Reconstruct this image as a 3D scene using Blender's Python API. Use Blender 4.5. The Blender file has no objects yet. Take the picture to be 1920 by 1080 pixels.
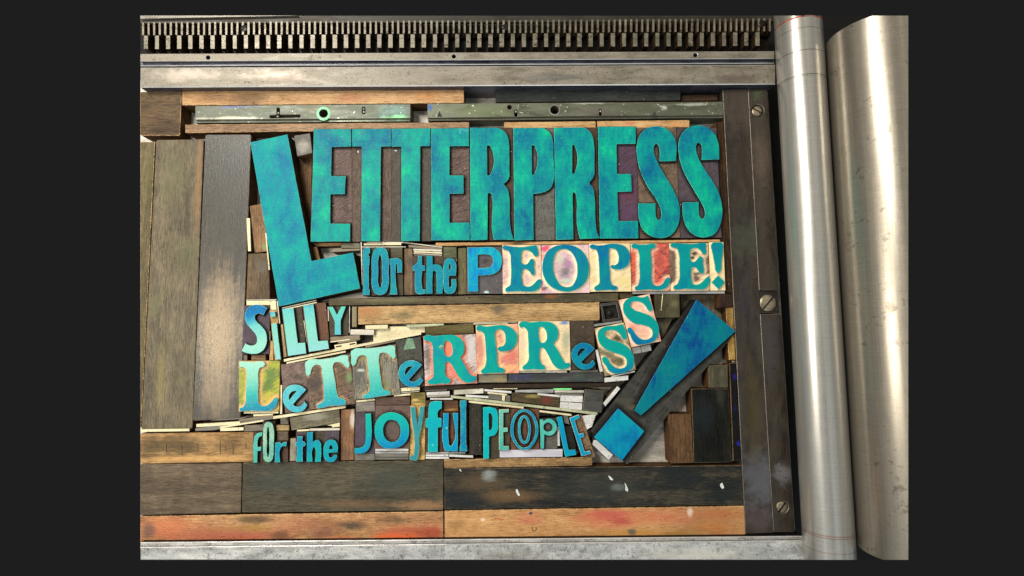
import bpy, math, random
import numpy as np
from mathutils import Vector, Matrix
from mathutils.geometry import tessellate_polygon

random.seed(7)
SC = bpy.context.scene
PX = 0.0005            # metres per photograph pixel at the height of the type faces
ZT = 0.0233            # type height
F = 1047.0             # focal length in pixels of a 1920 wide frame
D = F * PX             # camera height above the type faces

# ------------------------------------------------------------ camera
cd = bpy.data.cameras.new('camera'); cam = bpy.data.objects.new('camera', cd); SC.collection.objects.link(cam)
cd.sensor_width = 36; cd.lens = 36 * F / 1920; cd.clip_start = 0.01; cd.clip_end = 50
R = Matrix.Rotation(math.radians(-0.55), 3, 'Z') @ Matrix.Rotation(math.radians(5.25), 3, 'X')
CP = Vector((0, -0.046, ZT + D))
cam.matrix_world = Matrix.Translation(CP) @ R.to_4x4()
SC.camera = cam
SC.render.resolution_x = 1024; SC.render.resolution_y = 576

def P(px, py, z=ZT):
    """photo pixel -> point on the level z"""
    d = R @ Vector(((px - 960) / F, -(py - 540) / F, -1))
    t = (z - CP.z) / d.z
    return CP + d * t

# ------------------------------------------------------------ world: a dim unseen room, bright noise bands added overhead for roller reflections
W = bpy.data.worlds.new('World'); SC.world = W; W.use_nodes = True
nt = W.node_tree; nt.nodes.clear()
def wn(t, **k):
    n = nt.nodes.new(t)
    for a, b in k.items(): setattr(n, a, b)
    return n
tc = wn('ShaderNodeTexCoord'); sx = wn('ShaderNodeSeparateXYZ'); nt.links.new(tc.outputs['Generated'], sx.inputs[0])
def wm(op, a, b=None):
    n = wn('ShaderNodeMath', operation=op)
    for i, v in enumerate((a, b)):
        if v is None: continue
        if isinstance(v, (int, float)): n.inputs[i].default_value = v
        else: nt.links.new(v, n.inputs[i])
    return n.outputs[0]
az = wm('ARCTAN2', sx.outputs[0], sx.outputs[2])            # bands run along the press
bt = wn('ShaderNodeTexNoise', noise_dimensions='1D'); bt.inputs['Scale'].default_value = 4.6; bt.inputs['Detail'].default_value = 4
nt.links.new(az, bt.inputs['W'])
cr = wn('ShaderNodeValToRGB'); e = cr.color_ramp.elements
e[0].position = 0.38; e[0].color = (0.07, 0.06, 0.05, 1); e[1].position = 0.64; e[1].color = (1.25, 1.18, 1.05, 1)
x = e.new(0.5); x.color = (0.36, 0.34, 0.31, 1)
nt.links.new(bt.outputs[0], cr.inputs[0])
# cooler daylight from the near side of the room (south)
mx = wn('ShaderNodeMix', data_type='RGBA', blend_type='MULTIPLY'); mx.inputs[0].default_value = 1
c2 = wn('ShaderNodeValToRGB'); e = c2.color_ramp.elements
e[0].position = 0.25; e[0].color = (0.82, 1.0, 1.2, 1); e[1].position = 0.75; e[1].color = (1.0, 0.97, 0.88, 1)
nt.links.new(wm('ADD', wm('MULTIPLY', sx.outputs[1], 0.5), 0.5), c2.inputs[0])
nt.links.new(cr.outputs[0], mx.inputs[6]); nt.links.new(c2.outputs[0], mx.inputs[7])
up = wn('ShaderNodeMapRange'); up.inputs[1].default_value = -0.02; up.inputs[2].default_value = 0.1
nt.links.new(sx.outputs[2], up.inputs[0])
m2 = wn('ShaderNodeMix', data_type='RGBA'); nt.links.new(up.outputs[0], m2.inputs[0])
m2.inputs[6].default_value = (0.0168, 0.0168, 0.0168, 1); nt.links.new(mx.outputs[2], m2.inputs[7])
bg = wn('ShaderNodeBackground'); bg.inputs[1].default_value = 1.0; nt.links.new(m2.outputs[2], bg.inputs[0])
wo = wn('ShaderNodeOutputWorld'); nt.links.new(bg.outputs[0], wo.inputs[0])

# ------------------------------------------------------------ lamps of the workshop
def area(name, loc, target, sx_, sy_, power, col):
    l = bpy.data.lights.new(name, 'AREA'); l.shape = 'RECTANGLE'; l.size = sx_; l.size_y = sy_; l.energy = power; l.color = col
    o = bpy.data.objects.new(name, l); SC.collection.objects.link(o); o.location = loc
    o.rotation_euler = (Vector(target) - Vector(loc)).to_track_quat('-Z', 'Y').to_euler(); return o
area('ceiling_lamp', (-0.56, 0.60, 1.05), (-0.05, 0, 0), 0.16, 0.60, 19.5, (1.0, 0.95, 0.85))
area('side_lamp', (-0.78, -0.046, 0.95), (-0.10, 0, 0), 0.16, 0.40, 7.5, (1.0, 0.92, 0.78))
area('window_light', (-0.10, -1.9, 1.1), (0.0, -0.2, 0), 1.8, 0.9, 15.0, (0.82, 0.93, 1.0))
SC.view_settings.view_transform = 'Standard'; SC.view_settings.look = 'None'
SC.view_settings.exposure = -0.38; SC.view_settings.gamma = 1.0; SC.view_settings.use_curve_mapping = False

# ------------------------------------------------------------ materials
def L(c):
    """sRGB 0-255 -> linear; deep tones are taken a little deeper"""
    k = min(1.0, 0.64 + 0.36 * max(c) / 190); c = tuple(v * k for v in c)
    return tuple(((v / 255) / 12.92 if v / 255 <= 0.04045 else ((v / 255 + 0.055) / 1.055) ** 2.4) for v in c) + (1.0,)
class M:
    def __init__(s, name):
        s.m = bpy.data.materials.new(name); s.m.use_nodes = True; s.t = s.m.node_tree; s.t.nodes.clear()
        s.o = s.n('ShaderNodeOutputMaterial'); s.b = s.n('ShaderNodeBsdfPrincipled'); s.l(s.b.outputs[0], s.o.inputs[0])
        g = s.n('ShaderNodeNewGeometry'); v = s.n('ShaderNodeVectorMath', operation='SCALE'); s.l(g.outputs['Position'], v.inputs[0]); v.inputs['Scale'].default_value = 2000
        s.p = v.outputs[0]; s.geo = g                                     # position in photo-pixel sized units
    def n(s, t, **k):
        n = s.t.nodes.new(t)
        for a, b in k.items(): setattr(n, a, b)
        return n
    def l(s, a, b): s.t.links.new(a, b)
    def set(s, sock, v):
        if isinstance(v, (int, float, tuple, list)): sock.default_value = v
        else: s.l(v, sock)
    def math(s, op, a, b=None, clamp=False):
        n = s.n('ShaderNodeMath', operation=op); n.use_clamp = clamp; s.set(n.inputs[0], a)
        if b is not None: s.set(n.inputs[1], b)
        return n.outputs[0]
    def map(s, ang=0.0, sc=(1, 1, 1), off=(0, 0, 0), src=None):
        n = s.n('ShaderNodeMapping'); n.vector_type = 'TEXTURE'
        n2 = s.n('ShaderNodeMapping'); s.l(src or s.p, n.inputs[0]); n.inputs['Rotation'].default_value = (0, 0, ang)
        s.l(n.outputs[0], n2.inputs[0]); n2.inputs['Scale'].default_value = sc; n2.inputs['Location'].default_value = off
        return n2.outputs[0]
    def noise(s, vec, scale=1.0, detail=3.0, rough=0.55, dist=0.0):
        n = s.n('ShaderNodeTexNoise'); s.l(vec, n.inputs['Vector']); n.inputs['Scale'].default_value = scale
        n.inputs['Detail'].default_value = detail; n.inputs['Roughness'].default_value = rough; n.inputs['Distortion'].default_value = dist
        return n.outputs[0]
    def step(s, v, a, b, lo=0.0, hi=1.0):
        n = s.n('ShaderNodeMapRange'); n.interpolation_type = 'SMOOTHSTEP'; s.set(n.inputs[0], v)
        n.inputs[1].default_value = a; n.inputs[2].default_value = b; n.inputs[3].default_value = lo; n.inputs[4].default_value = hi
        return n.outputs[0]
    def ramp(s, v, stops):
        n = s.n('ShaderNodeValToRGB'); e = n.color_ramp.elements; s.set(n.inputs[0], v)
        while len(e) > 1: e.remove(e[-1])
        e[0].position = stops[0][0]; e[0].color = L(stops[0][1])
        for p, c in stops[1:]: x = e.new(p); x.color = L(c)
        return n.outputs[0]
    def mix(s, f, a, b, mode='MIX'):
        n = s.n('ShaderNodeMix', data_type='RGBA', blend_type=mode); s.set(n.inputs[0], f)
        for i, c in ((6, a), (7, b)):
            if isinstance(c, tuple): n.inputs[i].default_value = L(c) if len(c) == 3 else c
            else: s.l(c, n.inputs[i])
        return n.outputs[2]
    def patches(s, col, pts, ang=None):
        """stains, each with a place and an outline of its own: (px, py, rx, ry, colour, strength)"""
        if not pts: return col
        nz = s.noise(s.p, 0.06, 5, 0.65) if ang is None else s.math('ADD', s.math('MULTIPLY', s.noise(s.map(ang, (0.016, 0.16, 0.1)), 1.0, 5, 0.7), 0.6), s.math('MULTIPLY', s.noise(s.p, 0.07, 5, 0.7), 0.4))
        for (x, y, rx, ry, c, k) in pts:
            q = P(x, y, 0.019) * 2000
            a = s.n('ShaderNodeVectorMath', operation='SUBTRACT'); s.l(s.p, a.inputs[0]); a.inputs[1].default_value = (q.x, q.y, q.z)
            b = s.n('ShaderNodeVectorMath', operation='MULTIPLY'); s.l(a.outputs[0], b.inputs[0]); b.inputs[1].default_value = (1 / rx, 1 / ry, 0)
            d = s.n('ShaderNodeVectorMath', operation='LENGTH'); s.l(b.outputs[0], d.inputs[0])
            dd = s.math('ADD', d.outputs['Value'], s.math('MULTIPLY', s.math('SUBTRACT', nz, 0.5), 2.2))
            col = s.mix(s.step(dd, 0.25, 1.3, k, 0.0), col, c)
        return col
    def bump(s, h, st=0.3, dist=0.0003):
        n = s.n('ShaderNodeBump'); n.inputs['Strength'].default_value = st; n.inputs['Distance'].default_value = dist
        s.l(h, n.inputs['Height']); s.l(n.outputs[0], s.b.inputs['Normal'])
    def done(s, col, rough=0.5, metal=0.0, spec=0.5):
        s.set(s.b.inputs['Base Color'], L(col) if isinstance(col, tuple) and len(col) == 3 else col)
        s.set(s.b.inputs['Roughness'], rough); s.set(s.b.inputs['Metallic'], metal); s.b.inputs['Specular IOR Level'].default_value = spec
        return s.m

def flecks(m, col, scale, thr, c, seed=0.0, strength=1.0):
    n = m.noise(m.map(0, (1, 1, 1), (seed * 31, seed * 17, 3)), scale, 2, 0.5)
    return m.mix(m.step(n, thr, thr + 0.03, 0, strength), col, c)

def wood(name, dark, base, light, ang=0.0, patches=(), stain=None, stain_thr=0.55, rough=0.5, fleck=0.765, spec=0.14, seed=None):
    m = M(name); seed = seed if seed is not None else random.random() * 40
    g1 = m.noise(m.map(ang, (0.055, 0.50, 0.4), (seed, seed, 0)), 1.0, 5, 0.72, 0.2)
    g2 = m.noise(m.map(ang, (0.004, 0.045, 0.04), (seed * 2, 0, 0)), 1.0, 3, 0.55, 0.8)
    g3 = m.noise(m.map(ang, (0.5, 0.9, 1), (0, seed, 0)), 1.0, 3, 0.7)
    g4 = m.noise(m.p, 0.022, 4, 0.6, 0.5)
    v = m.math('ADD', m.math('ADD', m.math('MULTIPLY', g1, 0.40), m.math('MULTIPLY', g2, 0.22)), m.math('ADD', m.math('MULTIPLY', g3, 0.22), m.math('MULTIPLY', g4, 0.16)))
    dark, base, light = (tuple(x * 0.93 for x in c) for c in (dark, base, light))
    col = m.ramp(v, [(0.405, dark), (0.5, base), (0.59, light)])
    if stain:
        st = m.noise(m.map(ang, (0.008, 0.02, 0.02), (seed, 9, 0)), 1.0, 6, 0.62, 0.6)
        col = m.mix(m.step(st, stain_thr, stain_thr + 0.14, 0, 0.85), col, stain)
    col = m.patches(col, patches, ang)
    pore = m.noise(m.map(ang, (0.085, 0.62, 1), (seed, 0, 0)), 1.0, 3, 0.6)
    col = m.mix(m.step(pore, 0.595, 0.68, 0, 0.62), col, tuple(int(c * 0.35) for c in dark))
    col = flecks(m, col, 0.22, fleck, (200, 190, 170), seed, 0.6)
    m.bump(m.math('ADD', m.math('MULTIPLY', g1, 0.6), m.math('MULTIPLY', pore, -0.5)), 0.5, 0.0005)
    return m.done(col, m.step(g3, 0.3, 0.7, rough - 0.1, rough + 0.14), 0, spec)

def ink(name, stops, grad=None, amt=1.0, stip=0.25, stipc=(84, 204, 190), scale=1.0, dark=(0, 95, 150)):
    """printing ink on a face; grad = two photo points the colour of the ink runs between"""
    m = M(name); sd = random.random() * 50
    n1 = m.noise(m.map(0, (0.021 * scale, 0.013 * scale, 0), (sd, sd, 0)), 1.0, 7, 0.66, 0.25)
    n2 = m.noise(m.map(0, (0.16, 0.05, 0), (sd, 0, 0)), 1.0, 3, 0.6)
    n3 = m.noise(m.p, 0.55, 3, 0.7)
    n4 = m.noise(m.map(0, (0.012, 0.35, 0), (0, sd, 0)), 1.0, 2, 0.5)
    n = m.math('ADD', m.math('ADD', m.math('MULTIPLY', n1, 0.62), m.math('MULTIPLY', n2, 0.18)), m.math('ADD', m.math('MULTIPLY', n3, 0.12), m.math('MULTIPLY', n4, 0.08)))
    dv = m.math('SUBTRACT', n, 0.5)
    if grad:
        a = P(*grad[0]) * 2000; b = P(*grad[1]) * 2000; d = b - a; k = 1 / d.length_squared
        dp = m.n('ShaderNodeVectorMath', operation='DOT_PRODUCT'); m.l(m.p, dp.inputs[0]); dp.inputs[1].default_value = (d.x * k, d.y * k, 0)
        t = m.math('ADD', dp.outputs['Value'], -(a.x * d.x + a.y * d.y) * k)
        t = m.math('ADD', t, m.math('MULTIPLY', dv, 1.1 * amt))
    else:
        t = m.math('ADD', m.math('MULTIPLY', dv, 3.1 * amt), 0.5)
    col = m.ramp(t, [(p_, tuple(min(255, v * 0.93) for v in c_)) for p_, c_ in stops])
    # stippled skin of the ink and the wood showing through in pin-pricks
    s1 = m.noise(m.p, 0.8, 2, 0.6)
    col = m.mix(m.step(s1, 0.53, 0.70, 0, stip), col, stipc)
    col = m.mix(m.step(s1, 0.46, 0.33, 0, stip * 0.8), col, dark)
    s2 = m.noise(m.map(0.2, (0.06, 0.5, 0), (sd, 4, 0)), 1.0, 3, 0.7)
    col = m.mix(m.step(s2, 0.66, 0.74, 0, 0.35), col, stipc)
    col = flecks(m, col, 0.26, 0.755, (170, 230, 210), sd, 0.8)
    m.bump(m.math('ADD', m.math('MULTIPLY', n3, 0.5), m.math('MULTIPLY', s1, 0.5)), 0.28, 0.0003)
    return m.done(col, m.step(n2, 0.3, 0.7, 0.38, 0.55), 0, 0.10)

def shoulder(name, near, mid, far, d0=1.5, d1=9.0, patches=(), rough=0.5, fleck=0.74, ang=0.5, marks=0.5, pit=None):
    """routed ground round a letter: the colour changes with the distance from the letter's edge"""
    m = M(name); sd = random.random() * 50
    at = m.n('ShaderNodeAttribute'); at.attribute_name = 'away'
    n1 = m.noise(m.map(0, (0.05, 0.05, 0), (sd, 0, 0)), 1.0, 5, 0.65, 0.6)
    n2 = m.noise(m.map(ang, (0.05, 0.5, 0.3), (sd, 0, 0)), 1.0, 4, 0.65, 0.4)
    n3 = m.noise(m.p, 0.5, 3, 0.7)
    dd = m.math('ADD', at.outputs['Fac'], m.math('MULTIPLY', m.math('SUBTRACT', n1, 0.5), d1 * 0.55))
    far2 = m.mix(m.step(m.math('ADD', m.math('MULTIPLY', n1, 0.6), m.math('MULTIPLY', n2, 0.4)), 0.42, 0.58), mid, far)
    col = m.mix(m.step(dd, d0, d1), near, far2)  # dark near colours paint crevice shade and dirt beside the letters
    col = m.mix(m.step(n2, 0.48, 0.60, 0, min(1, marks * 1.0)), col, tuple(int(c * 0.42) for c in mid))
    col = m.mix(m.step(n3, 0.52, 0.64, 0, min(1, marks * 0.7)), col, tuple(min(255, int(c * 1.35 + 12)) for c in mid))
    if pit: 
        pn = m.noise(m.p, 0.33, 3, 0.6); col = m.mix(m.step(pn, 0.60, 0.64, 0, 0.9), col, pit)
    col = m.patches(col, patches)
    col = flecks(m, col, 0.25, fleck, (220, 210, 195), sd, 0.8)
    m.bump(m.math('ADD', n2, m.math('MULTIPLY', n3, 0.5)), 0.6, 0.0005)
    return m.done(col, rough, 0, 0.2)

def metal(name, c0, c1, rust=None, rthr=0.62, rough=0.4, met=0.35, ang=0.0, patches=(), fleck=None, fleckc=(240, 235, 215), spots=None, sscale=0.30, rstr=0.85):
    m = M(name); sd = random.random() * 50
    n1 = m.noise(m.map(ang, (0.02, 0.06, 0.05), (sd, 0, 0)), 1.0, 5, 0.6, 0.5)
    n2 = m.noise(m.map(ang, (0.03, 1.1, 0.6), (sd, 0, 0)), 1.0, 3, 0.6)
    n3 = m.noise(m.p, 0.45, 4, 0.7)
    v = m.math('ADD', m.math('MULTIPLY', n1, 0.55), m.math('ADD', m.math('MULTIPLY', n2, 0.2), m.math('MULTIPLY', n3, 0.25)))
    col = m.ramp(v, [(0.38, c0), (0.62, c1)])
    if rust:
        r = m.noise(m.map(0, (1, 1, 1), (sd, sd, 0)), 0.09, 6, 0.75, 0.2)
        col = m.mix(m.step(r, rthr, rthr + 0.06, 0, rstr), col, rust)
    if spots:
        r = m.noise(m.map(0, (1, 1, 1), (0, sd, 0)), sscale, 2, 0.5)
        col = m.mix(m.step(r, 0.64, 0.68, 0, 0.85), col, spots)
    col = m.patches(col, patches)
    if fleck: col = flecks(m, col, 0.2, fleck, fleckc, sd, 0.85)
    m.bump(m.math('ADD', n3, n2), 0.22, 0.0004)
    return m.done(col, m.step(n1, 0.35, 0.65, rough - 0.08, rough + 0.12), met, 0.5)

def plain(name, c, rough=0.6, met=0.0, var=0.3):
    m = M(name); n3 = m.noise(m.p, 0.4, 4, 0.65); n1 = m.noise(m.p, 0.05, 3, 0.6)
    col = m.mix(m.step(m.math('ADD', m.math('MULTIPLY', n3, 0.5), m.math('MULTIPLY', n1, 0.5)), 0.4, 0.6), tuple(int(v * (1 - var)) for v in c), tuple(min(255, int(v * (1 + var))) for v in c))
    m.bump(n3, 0.3, 0.0003)
    return m.done(col, rough, met, 0.35)

# ------------------------------------------------------------ mesh helpers
def spline(txt, ox=0.0, oy=0.0, k=1.0, steps=5):
    """'x,y x,ys ...' -> closed outline in photo pixels; a trailing s marks a smooth point"""
    pts, sm = [], []
    for w in txt.split():
        s = w.endswith('s'); w = w.rstrip('s'); a, b = w.split(',')
        pts.append(np.array((ox + float(a) / k, oy + float(b) / k))); sm.append(s)
    n = len(pts); out = []
    for i in range(n):
        j = (i + 1) % n; p, q = pts[i], pts[j]; out.append(p)
        if not (sm[i] or sm[j]): continue
        ln = np.linalg.norm(q - p)
        def tan(a, forward):
            t = pts[(a + 1) % n] - pts[a - 1]
            t1 = pts[(a + 1) % n] - pts[a]; t0 = pts[a] - pts[a - 1]
            l1 = np.linalg.norm(t1) + 1e-6; l0 = np.linalg.norm(t0) + 1e-6
            t = t1 / l1 * l0 + t0 / l0 * l1
            return t / (np.linalg.norm(t) + 1e-9)
        m0 = tan(i, 1) * ln if sm[i] else (q - p); m1 = tan(j, 0) * ln if sm[j] else (q - p)
        for s in range(1, steps):
            t = s / steps; a = 2 * t**3 - 3 * t**2 + 1; b = t**3 - 2 * t**2 + t; c = -2 * t**3 + 3 * t**2; d = t**3 - t**2
            out.append(a * p + b * m0 + c * q + d * m1)
    return out

def round_poly(pts, r):
    """cut the corners of a polygon (pixels)"""
    if r <= 0: return [np.array(p, float) for p in pts]
    out = []; n = len(pts)
    for i in range(n):
        p = np.array(pts[i], float); a = np.array(pts[i - 1], float); b = np.array(pts[(i + 1) % n], float)
        la, lb = np.linalg.norm(a - p), np.linalg.norm(b - p); rr = min(r, la * 0.4, lb * 0.4)
        s = p + (a - p) / la * rr; e = p + (b - p) / lb * rr
        for t in (0, 0.33, 0.67, 1): out.append((1 - t)**2 * s + 2 * t * (1 - t) * p + t * t * e)
    return out

def world_loop(pp, z):
    return [np.array(P(p[0], p[1], z)[:2]) for p in pp]
def area2(l):
    return sum(l[i - 1][0] * l[i][1] - l[i][0] * l[i - 1][1] for i in range(len(l)))
def clean(l):
    out = []
    for p in l:
        if not out or np.linalg.norm(p - out[-1]) > 2e-5: out.append(p)
    if np.linalg.norm(out[0] - out[-1]) < 2e-5: out.pop()
    return out
def inset(l, b):
    n = len(l); out = []
    for i in range(n):
        e0 = l[i] - l[i - 1]; e1 = l[(i + 1) % n] - l[i]
        e0 = e0 / (np.linalg.norm(e0) + 1e-12); e1 = e1 / (np.linalg.norm(e1) + 1e-12)
        n0 = np.array((-e0[1], e0[0])); n1 = np.array((-e1[1], e1[0])); v = n0 + n1; d = 1 + n0.dot(n1)
        v = v / max(d, 0.45); out.append(l[i] + v * b)
    return out

def prism(loops, z0, z1, bev=0.0002, mats=(0, 0, 0), bottom=False):
    """loops: [outer, hole, ...] in world xy. faces: walls (mat 0), worn edge (mat 1), top (mat 2)"""
    V, Fc, Mi = [], [], []
    tops = []
    for k, l in enumerate(loops):
        l = clean(l); a = area2(l)
        if (k == 0) != (a > 0): l = l[::-1]
        n = len(l); b0 = len(V); ins = inset(l, bev)
        V += [(p[0], p[1], z0) for p in l] + [(p[0], p[1], z1 - bev * 0.8) for p in l] + [(p[0], p[1], z1) for p in ins]
        for i in range(n):
            j = (i + 1) % n
            Fc.append((b0 + i, b0 + j, b0 + n + j, b0 + n + i)); Mi.append(mats[0])
            Fc.append((b0 + n + i, b0 + n + j, b0 + 2 * n + j, b0 + 2 * n + i)); Mi.append(mats[1])
        tops.append([b0 + 2 * n + i for i in range(n)])
        if bottom and k == 0: Fc.append(tuple(reversed(range(b0, b0 + n)))); Mi.append(mats[0])
    flat = [i for t in tops for i in t]
    tris = None
    if len(tops) > 1:
        from mathutils.geometry import delaunay_2d_cdt
        vs = [Vector((V[i][0] * 2000, V[i][1] * 2000)) for i in flat]; ed = []; q = 0
        for tp in tops:
            ed += [(q + i, q + (i + 1) % len(tp)) for i in range(len(tp))]; q += len(tp)
        r_ = delaunay_2d_cdt(vs, ed, [], 1, 1e-5)
        if len(r_[0]) == len(vs):
            rings = [[(V[i][0] * 2000, V[i][1] * 2000) for i in tp] for tp in tops]; back = [o_[0] for o_ in r_[3]]; tris = []
            for f in r_[2]:
                cx_ = sum(r_[0][i][0] for i in f) / 3; cy_ = sum(r_[0][i][1] for i in f) / 3; odd = False
                for g in rings:
                    for (ax, ay), (bx, by) in zip(g, g[1:] + g[:1]):
                        if (ay > cy_) != (by > cy_) and cx_ < ax + (cy_ - ay) * (bx - ax) / (by - ay): odd = not odd
                if odd: tris.append(tuple(back[i] for i in f))
    for t in tris if tris is not None else tessellate_polygon([[Vector((V[i][0], V[i][1], 0)) for i in tp] for tp in tops]):
        a, b, c = (flat[t[0]], flat[t[1]], flat[t[2]])
        A, B, C = V[a], V[b], V[c]
        s = (B[0] - A[0]) * (C[1] - A[1]) - (B[1] - A[1]) * (C[0] - A[0])
        Fc.append((a, b, c) if s > 0 else (a, c, b)); Mi.append(mats[2])
    return V, Fc, Mi

def make(name, vfm, mats, parent=None, origin=None, smooth=False, attr=None):
    V, Fc, Mi = vfm; o3 = Vector(origin) if origin is not None else Vector((0, 0, 0))
    me = bpy.data.meshes.new(name); me.from_pydata([(v[0] - o3.x, v[1] - o3.y, v[2] - o3.z) for v in V], [], Fc)
    for m in mats: me.materials.append(m)
    me.polygons.foreach_set('material_index', Mi)
    if smooth: me.polygons.foreach_set('use_smooth', [True] * len(Fc))
    if attr is not None:
        a = me.attributes.new('away', 'FLOAT', 'POINT'); a.data.foreach_set('value', attr)
    me.update()
    o = bpy.data.objects.new(name, me); SC.collection.objects.link(o)
    if parent: o.parent = parent
    else: o.location = o3
    return o
def tag(o, label=None, cat=None, group=None, kind=None):
    if label: o['label'] = label
    if cat: o['category'] = cat
    if group: o['group'] = group
    if kind: o['kind'] = kind
    return o
def empty(name, loc):
    o = bpy.data.objects.new(name, None); SC.collection.objects.link(o); o.location = loc; o.empty_display_size = 0.005; return o
def centre(l, z=0.0):
    a = np.mean(np.array(l), axis=0); return (float(a[0]), float(a[1]), z)
def join(*parts):
    V, Fc, Mi = [], [], []
    for v, f, m in parts:
        b = len(V); V += v; Fc += [tuple(i + b for i in x) for x in f]; Mi += m
    return V, Fc, Mi

def slab(name, pts, z1, mat, label, cat, group=None, r=1.2, bev=0.0003, z0=0.0, edge=None, parent=None, holes=(), side=None):
    """a bar of wood or metal standing on the bed; pts in photo pixels at its top"""
    loops = [world_loop(round_poly(pts, r), z1)] + [world_loop(h, z1) for h in holes]
    o3 = centre(loops[0], z0) if parent is None else parent.location
    ms = [mat]; mi = [0, 0, 0]
    if edge: ms.append(edge); mi[1] = 1
    if side: ms.append(side); mi[0] = len(ms) - 1
    o = make(name, prism(loops, z0, z1, bev, mi), ms, parent, o3)
    if parent is None: tag(o, label, cat, group)
    return o

def signed_away(xy, loops):
    """distance in pixels of each point from a set of outlines, negative inside"""
    best = np.full(len(xy), 1e9); ins = np.zeros(len(xy), bool)
    for l in loops:
        A = np.array(l); B = np.roll(A, -1, axis=0)
        for a, b in zip(A, B):
            e = b - a; L2 = e.dot(e) + 1e-12
            t = np.clip(((xy - a) @ e) / L2, 0, 1); d = np.linalg.norm(xy - (a + t[:, None] * e), axis=1); best = np.minimum(best, d)
            c = (a[1] > xy[:, 1]) != (b[1] > xy[:, 1])
            with np.errstate(divide='ignore', invalid='ignore'):
                xi = a[0] + (xy[:, 1] - a[1]) * e[0] / (e[1] if abs(e[1]) > 1e-12 else 1e-12)
            ins ^= (c & (xy[:, 0] < xi))
    best = best / PX
    return np.where(ins, -best, best)

def routed_body(quad, faces, zs, lift=0.0010, fall=2.5, cell=1.7):
    """block of a type letter: its routed ground rises to the letter; quad in world xy, faces = outlines in world xy"""
    q = [np.array(p) for p in quad]
    if area2(q) < 0: q = [q[0], q[3], q[2], q[1]]
    w = max(np.linalg.norm(q[1] - q[0]), np.linalg.norm(q[2] - q[3])); h = max(np.linalg.norm(q[3] - q[0]), np.linalg.norm(q[2] - q[1]))
    nu = max(2, int(w / PX / cell)); nv = max(2, int(h / PX / cell))
    U, Vv = np.meshgrid(np.linspace(0, 1, nu + 1), np.linspace(0, 1, nv + 1))
    U = U.ravel()[:, None]; Vv = Vv.ravel()[:, None]
    xy = (1 - U) * (1 - Vv) * q[0] + U * (1 - Vv) * q[1] + U * Vv * q[2] + (1 - U) * Vv * q[3]
    aw = signed_away(xy, faces)
    z = zs + lift * np.exp(-np.maximum(aw, 0) / fall)
    z = np.where(aw < 0, np.minimum(z, zs + lift), z)
    V = [(float(a[0]), float(a[1]), float(b)) for a, b in zip(xy, z)]; Fc = []; W1 = nu + 1
    for j in range(nv):
        for i in range(nu):
            a = j * W1 + i; Fc.append((a, a + 1, a + W1 + 1, a + W1))
    Mi = [0] * len(Fc)
    ring = [i for i in range(nu)] + [j * W1 + nu for j in range(nv)] + [nv * W1 + i for i in range(nu, 0, -1)] + [j * W1 for j in range(nv, 0, -1)]
    b0 = len(V); V += [(V[i][0], V[i][1], 0.0) for i in ring]; n = len(ring)
    for i in range(n):
        j = (i + 1) % n; Fc.append((ring[j], ring[i], b0 + i, b0 + j)); Mi.append(1)
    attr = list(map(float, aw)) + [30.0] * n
    return (V, Fc, Mi), attr

# ============================================================ materials used all over
BLACK = plain('black_iron', (16, 15, 14), 0.7, 0.2)
GAPWOOD = plain('wood_side', (70, 48, 30), 0.8)
BED = metal('machined_bed', (160, 154, 142), (224, 220, 212), spots=(105, 96, 86), rough=0.42, met=0.15, fleck=0.74)
RAIL = metal('worn_steel_rail', (116, 108, 94), (156, 147, 132), rust=(84, 68, 56), rthr=0.58, spots=(90, 76, 64), rough=0.42, met=0.2,
             patches=[(1030, 153, 70, 9, (112, 112, 112), .5), (520, 150, 60, 12, (190, 170, 155), .5), (1380, 155, 60, 9, (110, 95, 85), .6), (360, 148, 60, 14, (198, 184, 170), .5)])
RAILF = metal('rail_front', (70, 70, 80), (112, 112, 124), rough=0.3, met=0.5)
RAILLIP = metal('bright_steel_edge', (190, 188, 185), (225, 222, 220), rough=0.25, met=0.4)
FRAME = metal('dark_frame_steel', (44, 40, 32), (70, 62, 50), rough=0.45, met=0.2)
RAILB = metal('speckled_steel_rail', (150, 150, 148), (208, 208, 206), rust=(112, 112, 112), rthr=0.55, rstr=0.6, sscale=0.36, spots=(80, 80, 80), rough=0.36, met=0.3,
              patches=[(330, 1042, 70, 14, (215, 215, 214), .5), (1300, 1035, 100, 14, (214, 208, 194), .5), (960, 1035, 110, 12, (150, 140, 128), .5)])
LOCK = metal('dark_lockup_steel', (58, 50, 44), (86, 76, 66), rust=(34, 28, 26), rthr=0.60, rough=0.36, met=0.3, ang=math.pi / 2, spots=(50, 42, 38),
             patches=[(1425, 900, 34, 60, (112, 114, 124), .7), (1420, 975, 30, 30, (108, 90, 88), .6), (1412, 780, 16, 110, (96, 82, 40), .55), (1395, 560, 14, 60, (74, 62, 84), .3),
                      (1400, 445, 40, 40, (88, 96, 80), .5), (1390, 200, 40, 50, (104, 88, 78), .5)])
LOCKB = metal('lockup_strip_steel', (60, 52, 45), (88, 78, 66), rust=(34, 28, 26), rthr=0.62, rough=0.32, met=0.35, ang=math.pi / 2,
              patches=[(1430, 300, 20, 60, (112, 92, 78), .6), (1470, 890, 22, 20, (140, 136, 140), .7), (1445, 650, 24, 60, (84, 78, 86), .5), (1420, 178, 12, 12, (80, 96, 60), .6)])
EDGEM = metal('worn_edge_steel', (116, 108, 96), (150, 142, 126), rough=0.3, met=0.4)
TOOTH = metal('steel_tooth', (104, 97, 82), (150, 142, 124), rust=(62, 50, 38), rthr=0.55, rough=0.35, met=0.3)
TOOTHS = plain('oily_tooth_side', (58, 44, 30), 0.4, 0.2, 0.5)
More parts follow.
